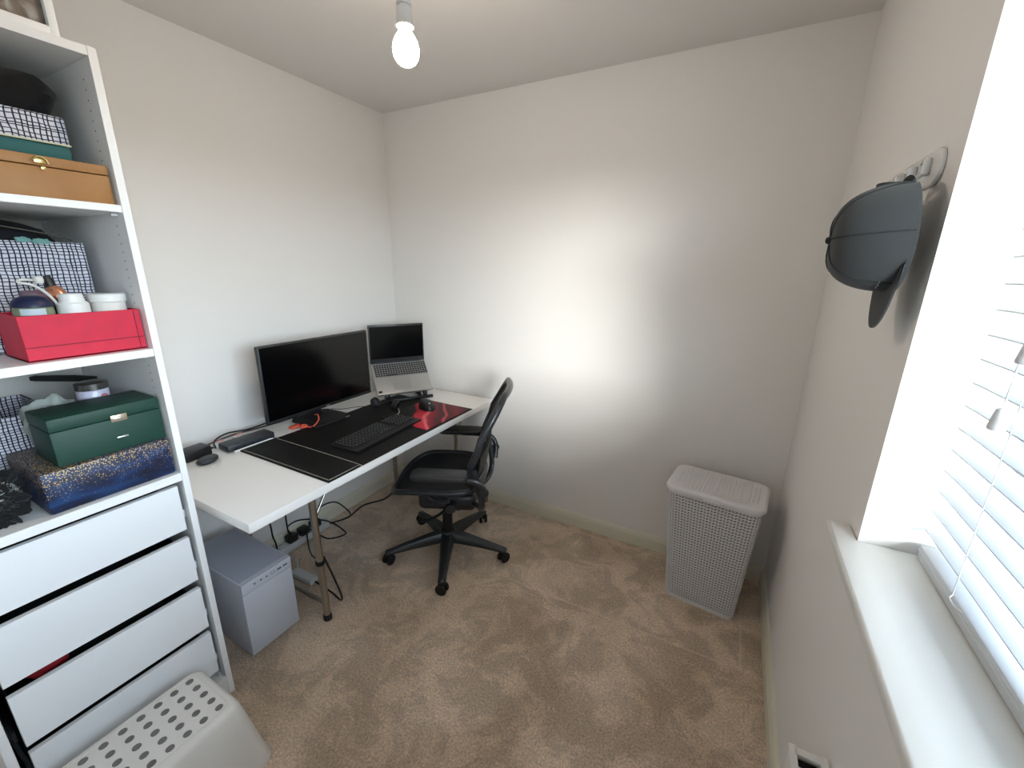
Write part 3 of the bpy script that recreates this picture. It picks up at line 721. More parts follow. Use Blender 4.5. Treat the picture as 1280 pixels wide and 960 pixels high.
# ------------------------------------------------------------------ desk
DKX0, DKX1, DKY0, DKY1, DKZ = 0.05, 0.800, -1.541, -0.045, 0.73
dk = thing('desk', 'long white desk top on steel trestle legs along the wall', 'desk', (DKX0, DKY0, 0))
ddx, ddy = DKX1 - DKX0, DKY1 - DKY0
B().box((ddx / 2, ddy / 2, DKZ - 0.017), (ddx, ddy, 0.034), 0.0015, 2).obj('desk_top', M_['desk_white'], dk)
def trestle(y):
    for x, z_ in ((0.645 - DKX0, 0), (0.12 - DKX0, 0)):
        lg = B().cyl((x - 0.004, y, 0.02), (x - 0.012, y, DKZ - 0.0345), 0.0145, 18).obj('leg', M_['steel'], dk)
        B().cyl((x - 0.0035, y, 0.0), (x - 0.004, y, 0.03), 0.0175, 18, bev=0.003).obj('foot', M_['rubber'], lg)
        B().cyl((x - 0.0075, y, 0.285), (x - 0.008, y, 0.305), 0.0185, 18, bev=0.002).obj('collar', M_['rubber'], lg)
        B().cyl((x - 0.011, y, 0.50), (x - 0.03, y + 0.16, DKZ - 0.0345), 0.006, 10).obj('brace', M_['steel'], lg)
    B().cyl((0.12 - DKX0, y, 0.085), (0.64 - DKX0, y, 0.085), 0.0095, 14).obj('lower_rail', M_['steel'], dk)
trestle(-1.209 - DKY0); trestle(-0.21 - DKY0)

# ------------------------------------------------------------------ things on the desk
DT = DKZ + 0.0003
# desk mat with raised flap and stitched borders
MX0, MX1, MY0, MY1 = 0.237, 0.799, -1.243, -0.268
dm_ = thing('desk_mat', 'black leather desk mat with pale stitched borders under the keyboard', 'desk mat', ((MX0 + MX1) / 2, (MY0 + MY1) / 2, DT))
mx, my = MX1 - MX0, MY1 - MY0
B().box((0, 0, 0.0015), (mx, my, 0.003), 0.001, 1).obj('mat_sheet', M_['leather'], dm_)
fl_ = B().box((0, -my / 2 + 0.084, 0.0045), (mx, 0.168, 0.003), 0.001, 1).obj('flap', M_['leather'], dm_)
B().tube(smooth_path([(-mx / 2 + 0.010, -my / 2 + 0.16, 0.0062), (mx / 2 - 0.03, -my / 2 + 0.16, 0.0062), (mx / 2 - 0.012, -my / 2 + 0.150, 0.0062), (mx / 2 - 0.009, -my / 2 + 0.13, 0.0062), (mx / 2 - 0.009, -my / 2 + 0.012, 0.0062)], 4), 0.0011, 6).obj('stitching', M_['stitch'], fl_)
B().tube([(mx / 2 - 0.009, -my / 2 + 0.010, 0.0062), (-mx / 2 + 0.01, -my / 2 + 0.010, 0.0062)], 0.0010, 6).obj('stitching', M_['stitch'], fl_)
MT = DT + 0.0033

# monitor
mo = thing('monitor', 'large black widescreen monitor standing on the desk', 'monitor', (0.195, -0.805, MT))
px0 = 0.045
B().box((px0, 0, 0.255), (0.022, 0.616, 0.362), 0.004).obj('housing', M_['bezel'], mo)
B().box((px0 + 0.0112, 0, 0.259), (0.0015, 0.600, 0.338)).obj('screen', M_['screen'], mo, smooth=False)
B().box((px0 + 0.0114, 0, 0.0815), (0.003, 0.612, 0.013), 0.001).obj('lower_bezel', M_['black_plastic'], mo)
B().box((px0 + 0.0132, 0.012, 0.0815), (0.0012, 0.022, 0.004)).obj('badge', M_['silver'], mo)
B().box((-0.02, 0, 0.265), (0.11, 0.34, 0.20), 0.02).obj('rear_cover', M_['black_plastic'], mo)
B().box((-0.045, 0, 0.11), (0.03, 0.075, 0.21), 0.008).obj('stand_column', M_['black_plastic'], mo)
B().prism([(-0.105, -0.085), (-0.075, -0.11), (0.085, -0.115), (0.108, -0.10), (0.108, 0.10), (0.085, 0.115), (-0.075, 0.11), (-0.105, 0.085)], 0.012, Matrix.Identity(4), bev=0.003).obj('stand_base', M_['black_matte'], mo)
B().box((0.1085, 0.085, 0.006), (0.002, 0.028, 0.005), 0.0008).obj('base_tag', M_['silver'], mo)

# keyboard
kb = thing('keyboard', 'black full size keyboard on the desk mat', 'keyboard', (0.605, -0.795, MT), rz=math.radians(3.5))
B().prism([(-0.085, -0.222), (0.085, -0.222), (0.085, 0.222), (-0.085, 0.222)], 0.013, bev=0.004).obj('keyboard_case', M_['black_plastic'], kb)
B().box((-0.078, -0.06, 0.0145), (0.008, 0.28, 0.004), 0.001).obj('media_strip', M_['bezel'], kb)
def key_rows(x0, rows, y0, pitch, size, h, z, gaps, numpad):
    k = B(); lg = B()
    for r_ in range(rows):
        for c in range(21 if numpad else 15):
            if c in gaps: continue
            x = x0 + r_ * pitch; y = y0 + c * pitch
            if r_ == rows - 1 and 4 <= c <= 8:
                if c == 6: k.box((x, y, z + h / 2), (size, pitch * 4 + size, h), 0.0012, 1)
                continue
            k.box((x, y, z + h / 2), (size, size, h), 0.0012, 1)
            lg.box((x - size * 0.12, y - size * 0.1, z + h + 0.0001), (size * 0.30, size * 0.24, 0.0004))
    return k, lg
k, lg = key_rows(-0.060, 6, -0.2015, 0.02015, 0.0165, 0.0055, 0.013, (15, 18) if False else (14,), True)
o = k.obj('keycaps', M_['key_dark'], kb); o['kind'] = 'stuff'
o = lg.obj('key_legends', M_['legend'], kb, smooth=False); o['kind'] = 'stuff'
B().box((0.0805, 0, 0.0135), (0.007, 0.42, 0.002), 0.0008).obj('front_lip', M_['bezel'], kb)

# mouse mat and mouse
mm = thing('mouse_mat', 'black and red swirl print mouse mat at the far desk end', 'mouse mat', (0.625, -0.462, MT), rz=math.radians(-2))
B().prism(rrect(0.325, 0.372, 0.015), 0.0032, bev=0.0008).obj('mat_surface', M_['swirl'], mm)
ms = thing('mouse', 'black ergonomic computer mouse on the red mouse mat', 'mouse', (0.575, -0.405, MT + 0.0035), rz=math.radians(-18))
def mouse_f(u, v):
    a = 2 * PI * u; e_ = v * PI / 2
    rx = 0.062 if math.cos(a) > 0 else 0.056; ry = 0.040 + 0.006 * math.sin(a)
    k_ = math.cos(e_) ** 0.45 if e_ < PI / 2 - 1e-6 else 0
    return Vector((rx * k_ * math.cos(a), ry * k_ * math.sin(a), 0.047 * math.sin(e_) ** 0.9 * (1 - 0.22 * k_ * math.cos(a))))
B().surf(mouse_f, 30, 10, closeu=True).obj('mouse_shell', M_['black_plastic'], ms, ang=80)
B().tube(smooth_path([(0.03, 0.034, 0.012), (0.0, 0.047, 0.015), (-0.03, 0.040, 0.018)]), 0.006, 8).obj('thumb_grip', M_['bezel'], ms)
B().cyl((0.032, -0.005, 0.031), (0.032, 0.005, 0.031), 0.011, 16, bev=0.002).obj('scroll_wheel', M_['silver'], ms)
B().box((0.05, -0.0, 0.018), (0.018, 0.004, 0.018), 0.001, rot=(0, 0.6, 0)).obj('button_split', M_['bezel'], ms)

# headphones lying on the mat
hp = thing('headphones', 'black headphones lying on the mat before the laptop', 'headphones', (0.385, -0.535, MT), rz=math.radians(100))
hp.scale = (0.9, 0.9, 0.9)
arc = [(0.085 * math.cos(a), 0.085 * math.sin(a) + 0.0, 0.012 + 0.022 * (1 - abs(math.sin(a / 1))) ) for a in [math.radians(-75 + 150 * i / 18) for i in range(19)]]
B().tube(arc, 0.0075, 10, flat=0.8).obj('headband', M_['black_matte'], hp)
for s, tl in ((-1, 0.25), (1, 0.5)):
    R_ = Matrix.Translation((0.012, s * 0.078, 0.036)) @ Euler((s * (PI / 2 - tl), 0, 0)).to_matrix().to_4x4()
    e_ = B().lathe([(0.0, -0.012), (0.024, -0.012), (0.031, -0.006), (0.032, 0.006), (0.024, 0.014), (0.0, 0.014)], 24, R_).obj('ear_cup', M_['black_plastic'], hp)
    B().tube([R_ @ Vector((0.024 * math.cos(a), 0.024 * math.sin(a), 0.012)) for a in [2 * PI * i / 20 for i in range(20)]], 0.009, 8, closed=True).obj('ear_pad', M_['black_matte'], e_)
B().tube(smooth_path([(0.0, -0.10, 0.022), (-0.03, -0.125, 0.012), (-0.06, -0.13, 0.006)]), 0.003, 8).obj('microphone', M_['silver'], hp)

# laptop on a folding stand
LA = math.atan2(0.907, 0.42)            # direction of the front edge
ls_rot = -0.5925                    # local +y along the edge (to the right), local +x to the viewer
lt = thing('laptop', 'silver laptop open on the black stand in the corner', 'laptop', (0.3525, -0.3211, MT + 0.036), rz=ls_rot)
TL = math.radians(41); LW, LD = 0.336, 0.236
RT = Euler((0, TL, 0)).to_matrix().to_4x4()    # base deck rises to the rear (-x)
deck = B().box((-LD / 2, 0, 0.008), (LD, LW, 0.016), 0.004); bmesh.ops.transform(deck.bm, matrix=RT, verts=deck.bm.verts)
dk_ = deck.obj('base', M_['alu'], lt)
k, lg = key_rows(-0.212, 6, -0.148, 0.0153, 0.0122, 0.0016, 0.0163, (), True)
for b_, nm, m in ((k, 'keycaps', 'key_dark'), (lg, 'key_legends', 'legend_dim')):
    bmesh.ops.transform(b_.bm, matrix=RT, verts=b_.bm.verts); o = b_.obj(nm, M_[m], dk_, smooth=False); o['kind'] = 'stuff'
kw = B().box((-0.171, 0.006, 0.0159), (0.100, 0.316, 0.0007)); bmesh.ops.transform(kw.bm, matrix=RT, verts=kw.bm.verts); kw.obj('keyboard_well', M_['well_grey'], dk_, smooth=False)
tp = B().box((-0.060, -0.012, 0.0162), (0.075, 0.105, 0.0008), 0.0003, 1); bmesh.ops.transform(tp.bm, matrix=RT, verts=tp.bm.verts); tp.obj('touchpad', M_['alu'], dk_)
sg = B().box((-0.02, -0.148, 0.0164), (0.014, 0.022, 0.0006)); bmesh.ops.transform(sg.bm, matrix=RT, verts=sg.bm.verts); sg.obj('sticker', M_['black_plastic'], dk_)
hg = RT @ Vector((-LD + 0.004, 0, 0.016))
LT2 = Euler((0, 0, 0)).to_matrix().to_4x4()
ld = B().box((0, 0, 0.118), (0.008, LW, 0.236), 0.003); bmesh.ops.transform(ld.bm, matrix=Matrix.Translation(hg) @ LT2, verts=ld.bm.verts); ld_ = ld.obj('lid', M_['bezel'], lt)
sc_ = B().box((0.0042, 0, 0.126), (0.001, LW - 0.014, 0.198)); bmesh.ops.transform(sc_.bm, matrix=Matrix.Translation(hg) @ LT2, verts=sc_.bm.verts); sc_.obj('screen', M_['screen'], ld_, smooth=False)
hb = B().cyl((hg.x, -LW / 2 + 0.03, hg.z), (hg.x, LW / 2 - 0.03, hg.z), 0.006, 12); hb.obj('hinge', M_['bezel'], lt)
ls = thing('laptop_stand', 'black folding stand holding up the silver laptop', 'laptop stand', (0.3525, -0.3211, MT), rz=ls_rot)
for s in (-1, 1):
    y = s * 0.115
    ar = B().box((-0.098, 0, -0.009), (0.25, 0.022, 0.014), 0.003); bmesh.ops.transform(ar.bm, matrix=Matrix.Translation((0, y, 0.036)) @ RT, verts=ar.bm.verts); ar_ = ar.obj('support_arm', M_['black_plastic'], ls)
    lp_ = B().box((0.016, y, 0.030), (0.010, 0.022, 0.030), 0.003); lp_.obj('front_stop', M_['black_plastic'], ls)
    B().tube([(-0.18, y - s * 0.02, 0.172), (-0.02, y - s * 0.02, 0.010)], 0.007, 8).obj('prop_leg', M_['black_plastic'], ls)
    B().box((-0.09, y - s * 0.02, 0.0065), (0.22, 0.02, 0.013), 0.004).obj('base_bar', M_['black_plastic'], ls)
B().box((0.022, 0.01, 0.0085), (0.02, 0.30, 0.017), 0.004).obj('front_bar', M_['black_plastic'], ls)

# docking station, adapter, puck, pen, plugs and cables at the near end
ds = thing('docking_station', 'flat black docking station beside the desk mat', 'dock', (0.180, -1.175, DT), rz=math.radians(-2))
B().box((0, 0, 0.016), (0.082, 0.205, 0.030), 0.006).obj('dock_case', M_['slate_plastic'], ds)
for i in range(4): B().box((0.0408, -0.07 + 0.035 * i, 0.014), (0.001, 0.014, 0.006)).obj('port', M_['black_matte'], ds)
pa = thing('power_adapter', 'black power brick against the wardrobe side', 'adapter', (0.128, -1.372, DT), rz=math.radians(4))
B().box((0, 0, 0.0205), (0.075, 0.115, 0.041), 0.006).obj('adapter_case', M_['black_plastic'], pa)
B().cyl((0.01, 0.0575, 0.018), (0.01, 0.078, 0.016), 0.0045, 10).obj('strain_relief', M_['black_plastic'], pa)
ek = thing('earbud_case', 'dark grey rounded case in front of the power brick', 'case', (0.226, -1.365, DT), rz=math.radians(18))
B().lathe([(0.0, 0.0), (0.026, 0.0), (0.032, 0.006), (0.033, 0.013), (0.029, 0.020), (0.018, 0.0235), (0.0, 0.024)], 28, Matrix.Diagonal((0.95, 1.32, 1, 1))).obj('case_shell', M_['slate_plastic'], ek)
B().box((0.030, 0, 0.0125), (0.003, 0.022, 0.003), 0.001).obj('clasp', M_['bezel'], ek)
pn = thing('stylus_pen', 'slim white stylus lying between dock and desk mat', 'pen', (0.2310, -1.263, DT))
B().tube([(0, 0, 0.0048), (0, 0.004, 0.0048), (0, 0.158, 0.0048), (0, 0.176, 0.0048)], [0.0042, 0.0046, 0.0046, 0.002], 12).obj('barrel', M_['jar_white'], pn)
B().tube([(0, 0.176, 0.0048), (0, 0.184, 0.0048)], [0.0018, 0.0008], 8).obj('tip', M_['slate_plastic'], pn)
for i, (x, y) in enumerate(((0.105, -1.255), (0.10, -1.165))):
    p_ = thing('charging_plug', ('nearer' if i == 0 else 'farther') + ' pink and white charging plug between dock and wall', 'plug', (x, y, DT), rz=0.15)
    B().box((0, 0, 0.012), (0.026, 0.05, 0.022), 0.004).obj('plug_body', M_['jar_white'], p_)
    B().box((0, 0, 0.0245), (0.018, 0.036, 0.003), 0.001).obj('pink_cover', M_['pink_plug'], p_)
def cable(name, label, pts, r, m, k=6, plug=None):
    o = B().tube(smooth_path(pts, k), r, 7).obj(name, M_[m]); return tag(o, label, 'cable')
cable('power_cable', 'thin black cable running along the wall from brick to monitor', [(0.138, -1.288, DT + 0.012), (0.10, -1.27, DT + 0.030), (0.07, -1.20, DT + 0.036), (0.062, -1.10, DT + 0.020), (0.055, -1.0, DT + 0.022), (0.06, -0.90, DT + 0.05), (0.075, -0.83, DT + 0.09)], 0.0036, 'cable_black')
cable('signal_cable', 'second black cable hugging the wall behind the dock', [(0.085, -1.44, DT + 0.006), (0.060, -1.30, DT + 0.006), (0.056, -1.18, DT + 0.014), (0.060, -1.06, DT + 0.010), (0.075, -0.95, DT + 0.010), (0.10, -0.87, DT + 0.02)], 0.003, 'cable_black')
cable('headset_cable', 'thin dark cable trailing from the headphones behind the monitor', [(0.272, -0.545, MT + 0.006), (0.22, -0.58, MT + 0.004), (0.17, -0.64, DT + 0.004), (0.11, -0.67, DT + 0.004)], 0.0018, 'cable_black')
cc = thing('coral_cable', 'coral charging cable looped before the monitor base', 'cable', (0.23, -0.95, MT))
B().tube(smooth_path([(-0.03, 0.0, 0.006), (0.01, 0.02, 0.006), (0.05, 0.035, 0.010), (0.045, 0.075, 0.03), (0.01, 0.10, 0.045), (-0.02, 0.105, 0.038)], 6), 0.0032, 8).obj('cord', M_['coral'], cc)
B().box((-0.035, -0.005, 0.0075), (0.022, 0.058, 0.012), 0.004, rot=(0, 0, 0.25)).obj('cable_wrap', M_['coral'], cc)
B().tube([Vector((0.0 + 0.016 * math.cos(a), 0.022 + 0.014 * math.sin(a), 0.007)) for a in [2 * PI * i / 16 for i in range(16)]], 0.006, 8, closed=True).obj('cable_tie', M_['coral'], cc)

# ------------------------------------------------------------------ computer tower under the desk
pc = thing('computer_tower', 'pale grey computer tower on the carpet beside the wardrobe', 'computer', (0.346, -1.380, 0))
CD, CW, CH = 0.40, 0.204, 0.342
B().box((-0.004, 0, 0.008 + (CH - 0.008) / 2), (CD - 0.008, CW, CH - 0.008), 0.004).obj('tower_case', M_['pc_white'], pc)
B().box((-0.004, 0, CH + 0.0002), (CD - 0.03, CW - 0.014, 0.003), 0.001).obj('top_filter', M_['pc_top'], pc)
B().box((CD / 2 - 0.004, 0, 0.15), (0.008, CW - 0.001, 0.282), 0.003).obj('front_panel', M_['pc_white'], pc)
ps = B().box((CD / 2 - 0.003, 0, 0.3175), (0.010, CW - 0.001, 0.048), 0.003).obj('port_strip', M_['pc_white'], pc)
fx = CD / 2 + 0.0024
for y, w_ in ((0.0745, 0.017), (0.049, 0.017)): B().box((fx, y, 0.318), (0.0012, w_, 0.006)).obj('usb_port', M_['icon_dark'], ps)
for y in (-0.052, -0.027): B().prism([(-0.005, 0.004), (0.0, -0.004), (0.005, 0.004)], 0.001, Matrix.Translation((fx - 0.0004, y, 0.318)) @ Matrix(((0, 0, 1, 0), (1, 0, 0, 0), (0, 1, 0, 0), (0, 0, 0, 1)))).obj('audio_port', M_['icon_dark'], ps)
B().lathe([(0.0, 0.001), (0.0035, 0.001), (0.0035, 0)], 12, Matrix.Translation((fx - 0.0004, -0.004, 0.318)) @ Euler((0, PI / 2, 0)).to_matrix().to_4x4()).obj('reset_button', M_['icon_dark'], ps)
B().tube([(fx, 0.022 + x, 0.318 + y) for x, y in rrect(0.017, 0.010, 0.004, 3)], 0.0008, 5, closed=True).obj('power_button', M_['icon_dark'], ps)
for sx in (-0.15, 0.15):
    for sy in (-0.075, 0.075): B().cyl((sx, sy, 0), (sx, sy, 0.009), 0.014, 14).obj('foot', M_['rubber'], pc)

# ------------------------------------------------------------------ power strip and cables under the desk
sp = thing('power_strip', 'white power strip full of black plugs by the skirting', 'power strip', (0.055, -0.895, 0), rz=0.04)
B().box((0, 0, 0.021), (0.055, 0.34, 0.040), 0.006).obj('strip_body', M_['strip_white'], sp)
for i, y in enumerate((-0.075, 0.0, 0.078)): B().box((0.0, y, 0.062), (0.048, 0.056, 0.042), 0.008).obj('black_plug', M_['black_plastic'], sp)
B().box((0.0, -0.135, 0.044), (0.02, 0.03, 0.006), 0.002).obj('switch', M_['strip_white'], sp)
wa = thing('white_adapter', 'slim white adapter lying behind the tower', 'adapter', (0.33, -1.098, 0.0005), rz=math.radians(92))
B().box((0, 0, 0.015), (0.045, 0.15, 0.028), 0.006).obj('adapter_case', M_['strip_white'], wa)
cable('floor_cable', 'black cable hanging from the desk down to the plugs', [(0.30, -1.02, 0.695), (0.25, -1.02, 0.60), (0.15, -1.03, 0.35), (0.085, -1.0, 0.15), (0.06, -0.98, 0.09)], 0.0042, 'cable_black')
cable('floor_cable', 'black cable swinging in a wide loop behind the leg', [(0.055, -0.97, 0.086), (0.09, -1.0, 0.16), (0.18, -0.98, 0.22), (0.28, -0.90, 0.20), (0.30, -0.82, 0.10), (0.25, -0.78, 0.03), (0.17, -0.83, 0.008), (0.10, -0.86, 0.05), (0.08, -0.88, 0.075)], 0.004, 'cable_black')
cable('floor_cable', 'black cable crossing from the plugs to the front leg', [(0.075, -0.89, 0.06), (0.17, -0.95, 0.03), (0.36, -1.06, 0.12), (0.60, -1.19, 0.29), (0.618, -1.185, 0.30)], 0.004, 'cable_black')
cable('floor_cable', 'black cable dangling from the leg collar to the white adapter', [(0.622, -1.180, 0.30), (0.66, -1.165, 0.18), (0.67, -1.15, 0.09), (0.62, -1.12, 0.02), (0.54, -1.10, 0.007), (0.46, -1.094, 0.010), (0.41, -1.0955, 0.015)], 0.0042, 'cable_black')
cable('floor_cable', 'long black cable along the skirting towards the chair', [(0.075, -0.74, 0.02), (0.10, -0.62, 0.007), (0.08, -0.48, 0.007), (0.14, -0.36, 0.007), (0.12, -0.24, 0.007), (0.07, -0.12, 0.007)], 0.0045, 'cable_black')
cable('floor_cable', 'black cable loop rising above the power strip', [(0.06, -0.82, 0.085), (0.08, -0.80, 0.16), (0.12, -0.72, 0.17), (0.15, -0.66, 0.09), (0.12, -0.62, 0.02)], 0.004, 'cable_black')
cable('white_lead', 'white lead curving down behind the tower', [(0.08, -1.02, 0.012), (0.16, -1.05, 0.012), (0.22, -1.06, 0.05), (0.26, -1.08, 0.035), (0.262, -1.096, 0.018)], 0.003, 'cable_white')
cable('wall_cable', 'black cable dropping behind the tower from the desk edge', [(0.05, -1.15, 0.695), (0.07, -1.14, 0.5), (0.12, -1.11, 0.28), (0.08, -1.08, 0.15), (0.06, -1.06, 0.09), (0.058, -1.055, 0.046)], 0.0042, 'cable_black')

# ------------------------------------------------------------------ office chair
ch = thing('office_chair', 'black mesh office chair on five casters pushed under the desk', 'chair', (0.826, -0.568, 0), rz=math.radians(114.5))
base_rot = math.radians(13 - 114.5)
B().lathe([(0.0, 0.062), (0.045, 0.065), (0.055, 0.085), (0.052, 0.118), (0.036, 0.135), (0.0, 0.135)], 28).obj('base_hub', M_['chair_plastic'], ch)
for i in range(5):
    a = base_rot + i * 2 * PI / 5; d = Vector((math.cos(a), math.sin(a), 0)); n_ = Vector((-d.y, d.x, 0))
    k = B(); rings = []
    for s, hwid, zt, zb in ((0.03, 0.036, 0.128, 0.080), (0.10, 0.032, 0.122, 0.078), (0.20, 0.025, 0.104, 0.072), (0.29, 0.020, 0.087, 0.064), (0.325, 0.019, 0.080, 0.062), (0.335, 0.013, 0.074, 0.064)):
        rings.append([k.bm.verts.new(d * s + n_ * (hwid * c) + Vector((0, 0, zb + (zt - zb) * e_))) for c, e_ in ((-1, 0.0), (-1, 0.55), (-0.55, 1.0), (0.55, 1.0), (1, 0.55), (1, 0.0))])
    for A, C in zip(rings, rings[1:]):
        for j in range(6): k.bm.faces.new((A[j], A[(j + 1) % 6], C[(j + 1) % 6], C[j]))
    k.bm.faces.new(rings[0][::-1]); k.bm.faces.new(rings[-1])
    k.obj('base_arm', M_['chair_gloss'], ch, ang=50)
    c = d * 0.318; w_ = random.uniform(-0.6, 0.6); cd = Vector((math.cos(a + 1.2 + w_), math.sin(a + 1.2 + w_), 0)); cn = Vector((-cd.y, cd.x, 0))
    cs = B().box((0, 0, 0), (0.03, 0.012, 0.032), 0.004, rot=Matrix.Translation(c + Vector((0, 0, 0.046))) @ Matrix.Rotation(math.atan2(cd.y, cd.x), 4, 'Z')).obj('caster', M_['black_plastic'], ch)
    B().cyl(c + Vector((0, 0, 0.05)), c + Vector((0, 0, 0.072)), 0.006, 10).obj('caster_stem', M_['steel'], cs)
    for s in (-1, 1):
        q = c + cn * (s * 0.009) + Vector((0, 0, 0.0285)); B().cyl(q, q + cn * (s * 0.014), 0.0285, 22, bev=0.004).obj('wheel', M_['rubber'], cs)
B().cyl((0, 0, 0.12), (0, 0, 0.245), 0.027, 20).obj('gas_column', M_['black_plastic'], ch)
B().cyl((0, 0, 0.24), (0, 0, 0.335), 0.015, 16).obj('gas_piston', M_['chrome'], ch)
B().box((0, -0.02, 0.358), (0.21, 0.30, 0.095), 0.03, 3).obj('tilt_mechanism', M_['chair_plastic'], ch)
for s in (-1, 1):
    B().tube(smooth_path([(s * 0.07, -0.02, 0.345), (s * 0.14, -0.015, 0.335), (s * 0.20, 0.03, 0.33), (s * 0.235, 0.07, 0.335)]), [0.006] * 12 + [0.006] * 7 if False else 0.007, 8).obj('lever', M_['black_plastic'], ch)
    B().cyl((s * 0.10, -0.05, 0.355), (s * 0.150, -0.05, 0.350), 0.026, 18, bev=0.003).obj('tension_knob', M_['chair_plastic'], ch)
    B().tube(smooth_path([(s * 0.06, 0.06, 0.385), (s * 0.13, 0.05, 0.405), (s * 0.19, 0.0, 0.425), (s * 0.215, -0.06, 0.440)]), 0.013, 10).obj('seat_bracket', M_['chair_gloss'], ch)
SZC = 0.468
def seat_xy(a):
    c, s = math.cos(a), math.sin(a); p_ = 0.62
    x = 0.228 * math.copysign(abs(c) ** p_, c); y = 0.225 * math.copysign(abs(s) ** p_, s) + 0.025
    z = SZC - 0.045 * max(0, (y - 0.10) / 0.15) ** 2 + 0.018 * (abs(x) / 0.240) ** 2
    return Vector((x, y, z))
B().tube([seat_xy(2 * PI * i / 56) for i in range(56)], 0.014, 10, closed=True).obj('seat_frame', M_['chair_gloss'], ch)
def seat_f(u, v):
    e_ = seat_xy(2 * PI * u); c = Vector((0, 0.025, SZC - 0.012)); q = c.lerp(e_, v); q.z = c.z + (e_.z - c.z) * v ** 2; return q
B().surf(seat_f, 56, 10, closeu=True, thick=0.004).obj('seat', M_['chair_mesh'], ch, ang=80)
# back: outline and mesh share one curved surface
def back_w(v):
    pts = [(0.0, 0.150), (0.06, 0.185), (0.2, 0.225), (0.42, 0.262), (0.58, 0.262), (0.75, 0.245), (0.88, 0.222), (0.96, 0.190), (1.0, 0.150)]
    for (a, wa_), (b, wb_) in zip(pts, pts[1:]):
        if v <= b: t_ = (v - a) / (b - a); return wa_ + (wb_ - wa_) * t_
    return pts[-1][1]
def back_pt(u, v):
    z = 0.490 + 0.455 * v
    y = -0.190 - 0.010 * math.sin(v * PI) - 0.050 * v - 0.20 * max(0, v - 0.62)
    bulge = 0.030 * math.exp(-((v - 0.28) / 0.2) ** 2)
    x = u * back_w(v)
    return Vector((x, y + bulge - 0.012 + 0.030 * u * u * (1 - 0.5 * v), z))
outline = [back_pt(1, i / 16) for i in range(17)] + [back_pt(1 - 2 * i / 8, 1 + 0.012 * math.sin(PI * i / 8)) for i in range(1, 8)] + [back_pt(-1, 1 - i / 16) for i in range(17)] + [back_pt(-1 + 2 * i / 8, -0.012 * math.sin(PI * i / 8)) for i in range(1, 8)]
B().tube(outline, 0.0165, 10, closed=True).obj('back_frame', M_['chair_gloss'], ch, ang=70)
B().surf(lambda u, v: back_pt(2 * u - 1, v), 16, 22, thick=0.004).obj('backrest', M_['chair_mesh'], ch, ang=80)
def lum(u, v):
    q = back_pt((2 * u - 1) * 0.86, 0.16 + 0.24 * v); q.y -= 0.022 + 0.010 * math.sin(PI * v); return q
B().surf(lum, 14, 5, thick=0.012).obj('lumbar_pad', M_['black_plastic'], ch, ang=60)
for s in (-1, 1):
    q1 = back_pt(s * 1.0, 0.30); q2 = back_pt(s * 0.97, 0.06)
    B().tube(smooth_path([(s * 0.06, -0.13, 0.355), (s * 0.13, -0.19, 0.365), (s * 0.20, -0.215, 0.40), (s * 0.225, -0.215, 0.47), q1 + Vector((s * 0.008, -0.014, 0))]), 0.0155, 10, flat=0.75).obj('back_support', M_['chair_gloss'], ch)
    ap = B().tube(smooth_path([(s * 0.228, -0.235, 0.46), (s * 0.262, -0.235, 0.53), (s * 0.275, -0.20, 0.575), (s * 0.275, -0.12, 0.587), (s * 0.275, -0.04, 0.588)]), 0.015, 10, flat=0.8).obj('arm_post', M_['chair_gloss'], ch)
    B().lathe([(0.0, -0.010), (0.02, -0.010), (0.022, 0.0), (0.02, 0.010), (0.0, 0.010)], 18, Matrix.Translation((s * 0.258, -0.235, 0.515)) @ Euler((0, PI / 2, 0)).to_matrix().to_4x4()).obj('height_knob', M_['chair_plastic'], ap)
    B().prism([(x + s * 0.275, y - 0.035) for x, y in rrect(0.092, 0.262, 0.034, 6)], 0.028, Matrix.Translation((0, 0, 0.590)), bev=0.009, seg=3).obj('arm_pad', M_['chair_plastic'], ch, ang=60)

# ------------------------------------------------------------------ laundry hamper
hm = thing('laundry_hamper', 'grey knit pattern plastic laundry hamper with lid in the corner', 'hamper', (2.088, -0.238, 0), rz=math.radians(-6.5))
HH = 0.565
def ham_outline(t, z, grow=0.0):
    """point on the rounded rectangle, t in 0..1 of its perimeter"""
    k_ = z / HH; w = 0.300 + 0.072 * k_ + 2 * grow; d = 0.196 + 0.052 * k_ + 2 * grow; r = 0.035 + grow
    segs = [('l', w - 2 * r), ('a', r * PI / 2), ('l', d - 2 * r), ('a', r * PI / 2), ('l', w - 2 * r), ('a', r * PI / 2), ('l', d - 2 * r), ('a', r * PI / 2)]
    tot = sum(x[1] for x in segs); s = (t % 1.0) * tot
    cx, cy, ang = -w / 2 + r, -d / 2, 0.0
    x, y = cx, cy
    for kind, L_ in segs:
        if s <= L_ + 1e-9:
            if kind == 'l': return Vector((x + math.cos(ang) * s, y + math.sin(ang) * s, z)), Vector((math.sin(ang), -math.cos(ang), 0))
            f = s / r; ox, oy = x - math.sin(ang) * r, y + math.cos(ang) * r; a2 = ang + f
            return Vector((ox + math.sin(a2) * r, oy - math.cos(a2) * r, z)), Vector((math.sin(a2), -math.cos(a2), 0))
        s -= L_
        if kind == 'l': x += math.cos(ang) * L_; y += math.sin(ang) * L_
        else:
            ox, oy = x - math.sin(ang) * r, y + math.cos(ang) * r; ang += PI / 2; x, y = ox + math.sin(ang) * r, oy - math.cos(ang) * r
    return Vector((x, y, z)), Vector((0, -1, 0))
NC, NR = 88, 38
z0h, z1h = 0.020, 0.553
verts, faces = [], []
def cellpt(c, r, lift):
    p, n_ = ham_outline(c / NC, z0h + (z1h - z0h) * r / NR); return p + n_ * lift
front_margin = 0
